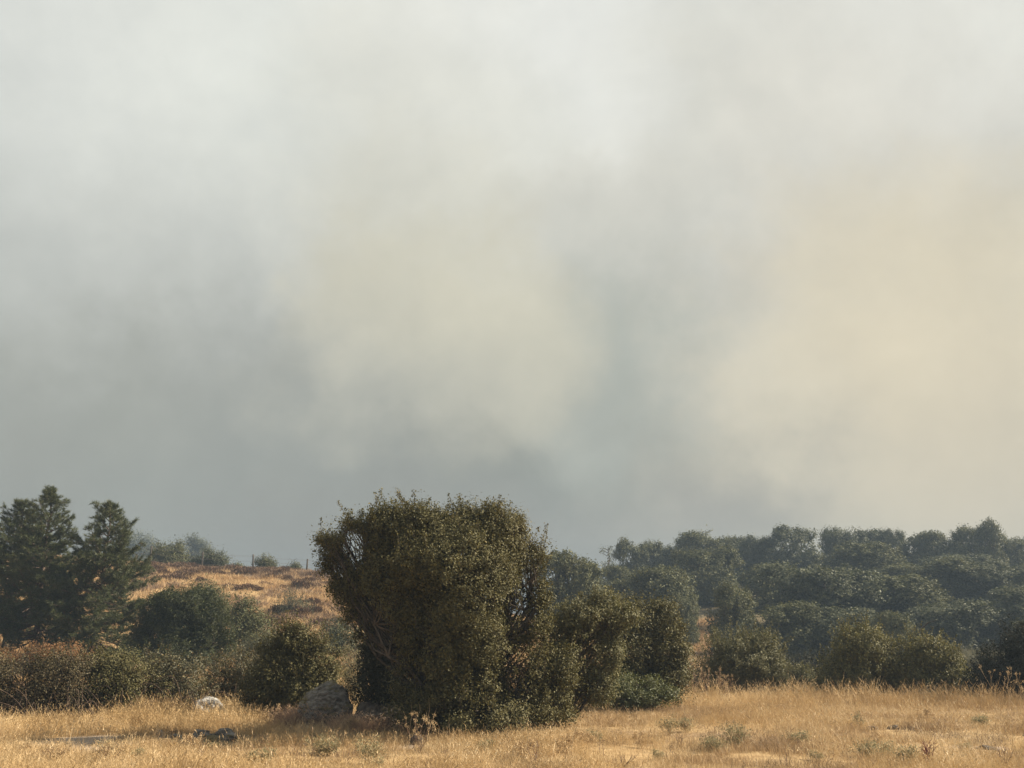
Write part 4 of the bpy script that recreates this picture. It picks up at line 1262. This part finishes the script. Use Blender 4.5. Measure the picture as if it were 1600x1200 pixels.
weed('olive weed just left of the red-brown dead weed', 1398, 1199, 34, 44, 'reed_stem' if 'reed_stem' in M else 'dead_pale', 316, 12, 'weed_leaf')
weed('spindly brown weed near the lower right corner', 1550, 1199, 36, 40, 'dead', 317, 7)
weed('small leafy green sprig standing in the tall grass before the twin bushes', 1330, 1140, 24, 14, 'dead', 318, 4, 'weed_leaf')
weed('leafy straw-coloured weed above the red-brown dead weed', 1355, 1185, 30, 60, 'dead_pale', 319, 14, 'weed_leaf')
weed('brown seed-headed weed at the bottom edge in the left corner', 105, 1196, 30, 50, 'dead', 320, 14, heads=.018)
weed('seed-headed weed on the bottom edge below the bank rocks', 185, 1196, 34, 50, 'dead', 321, 14, heads=.018)
weed('tan flower-headed weed at the foot of the leafy green bramble', 150, 1128, 24, 30, 'dead_pale', 322, 10, heads=.03)
weed('pale seed-headed weed in the grass before the upright olive bush', 430, 1140, 40, 60, 'dead_pale', 323, 9, heads=.014)
# tall stalks right of the dark lumpy oak
for i, (px, top, lab) in enumerate([(1084, 1012, 'tallest brown dry stalk between the lumpy oak and the grey-green bush'), (1100, 1040, 'brown dry stalk just right of the tallest one'),
                                    (1118, 1045, 'brown dry stalk close to the grey-green bush'), (1068, 1050, 'shorter brown dry stalk left of the tallest one'), (1132, 1055, 'reddish dry stalk before the grey-green bush')]):
    z = at(px, top, 28)[2]; x = at(px, 1000, 28)[0]
    weed(lab, px, 0, (z - h1(x, 28)) / 28 * 1649, 26, 'dead', 330 + i, 6 if i else 3, None, 'dry_stalk', 'stalk', 'brown dry stalks at the field edge', Y=28, fork=4, heads=.02, thick=.008)
for i, (px, top, lab) in enumerate([(646, 1090, 'pale arching grass stalk before the largest oak'), (672, 1086, 'pale upright grass stalks before the largest oak')]):
    z = at(px, top, 17.3)[2]
    weed(lab, px, 0, (z - h1(at(px, 1000, 17.3)[0], 17.3)) / 17.3 * 1649, 30, 'dead_pale', 340 + i, 3, None, 'grass_stalk', 'stalk', Y=17.3, fork=0, thick=.005)
for i, (px, top, Yd, lab) in enumerate([(1545, 1038, 24.5, 'tall pale oat stalk before the dark bush at the right edge'), (1562, 1042, 24.7, 'tall pale oat stalk right of its twin by the right edge'), (1590, 1050, 24.2, 'russet plumed stalk in the lower right grass')]):
    z = at(px, top, Yd)[2]
    weed(lab, px, 0, (z - h1(at(px, 1000, Yd)[0], Yd)) / Yd * 1649, 40, 'dead_pale', 350 + i, 4, None, 'grass_stalk', 'stalk', Y=Yd, fork=1, heads=.02, thick=.004)
# fallen pale stalk in the right field
d = px_dir(1465, 1139); Yf = -EYE / d[2] * d[1]
a = at(1446, 1000, Yf); b_ = at(1500, 1000, Yf + .2); a[2] = h1(a[0], a[1]) + .05; b_[2] = h1(b_[0], b_[1]) + .05
t = Tubes(4); t.add(wiggle(a, b_, rng, 6, .02), [.009, .009, .008, .008, .006, .004])
tag(link('fallen_stalk', t.mesh('fallen_stalk', M['dead_pale'])), 'pale fallen stalk lying flat in the right field', 'stalk')
# small pale weeds dotted through the stubble: three kinds, copied
rng = np.random.RandomState(400)
SW = 'small pale weeds dotted through the stubble'
SL = ['small pale grey-green leafy weed low in the stubble', 'small brown twiggy weed low in the stubble', 'small straw-coloured seed-headed weed low in the stubble']
protos = [weed(SL[0], 760, 1180, 20, 30, 'dead_pale', 401, 9, 'weed_leaf', 'small_weed', 'weed', SW),
          weed(SL[1], 700, 1188, 20, 26, 'dead', 402, 9, None, 'small_weed', 'weed', SW, thick=.003),
          weed(SL[2], 900, 1165, 20, 26, 'dead_pale', 403, 9, None, 'small_weed', 'weed', SW, heads=.014, thick=.003)]
for i in range(46):
    px, py = rng.uniform(10, 1590), rng.uniform(1128, 1200)
    d = px_dir(px, py); Y = -EYE / d[2] * d[1]; x = at(px, 1000, Y)[0]
    k = rng.randint(3)
    sc_ = rng.uniform(.7, 1.35)
    dup(protos[k], (x, Y, h1(x, Y)), rng.uniform(0, 6.28), (sc_, sc_, sc_ * rng.uniform(.7, 1.2)), SL[k], SW)
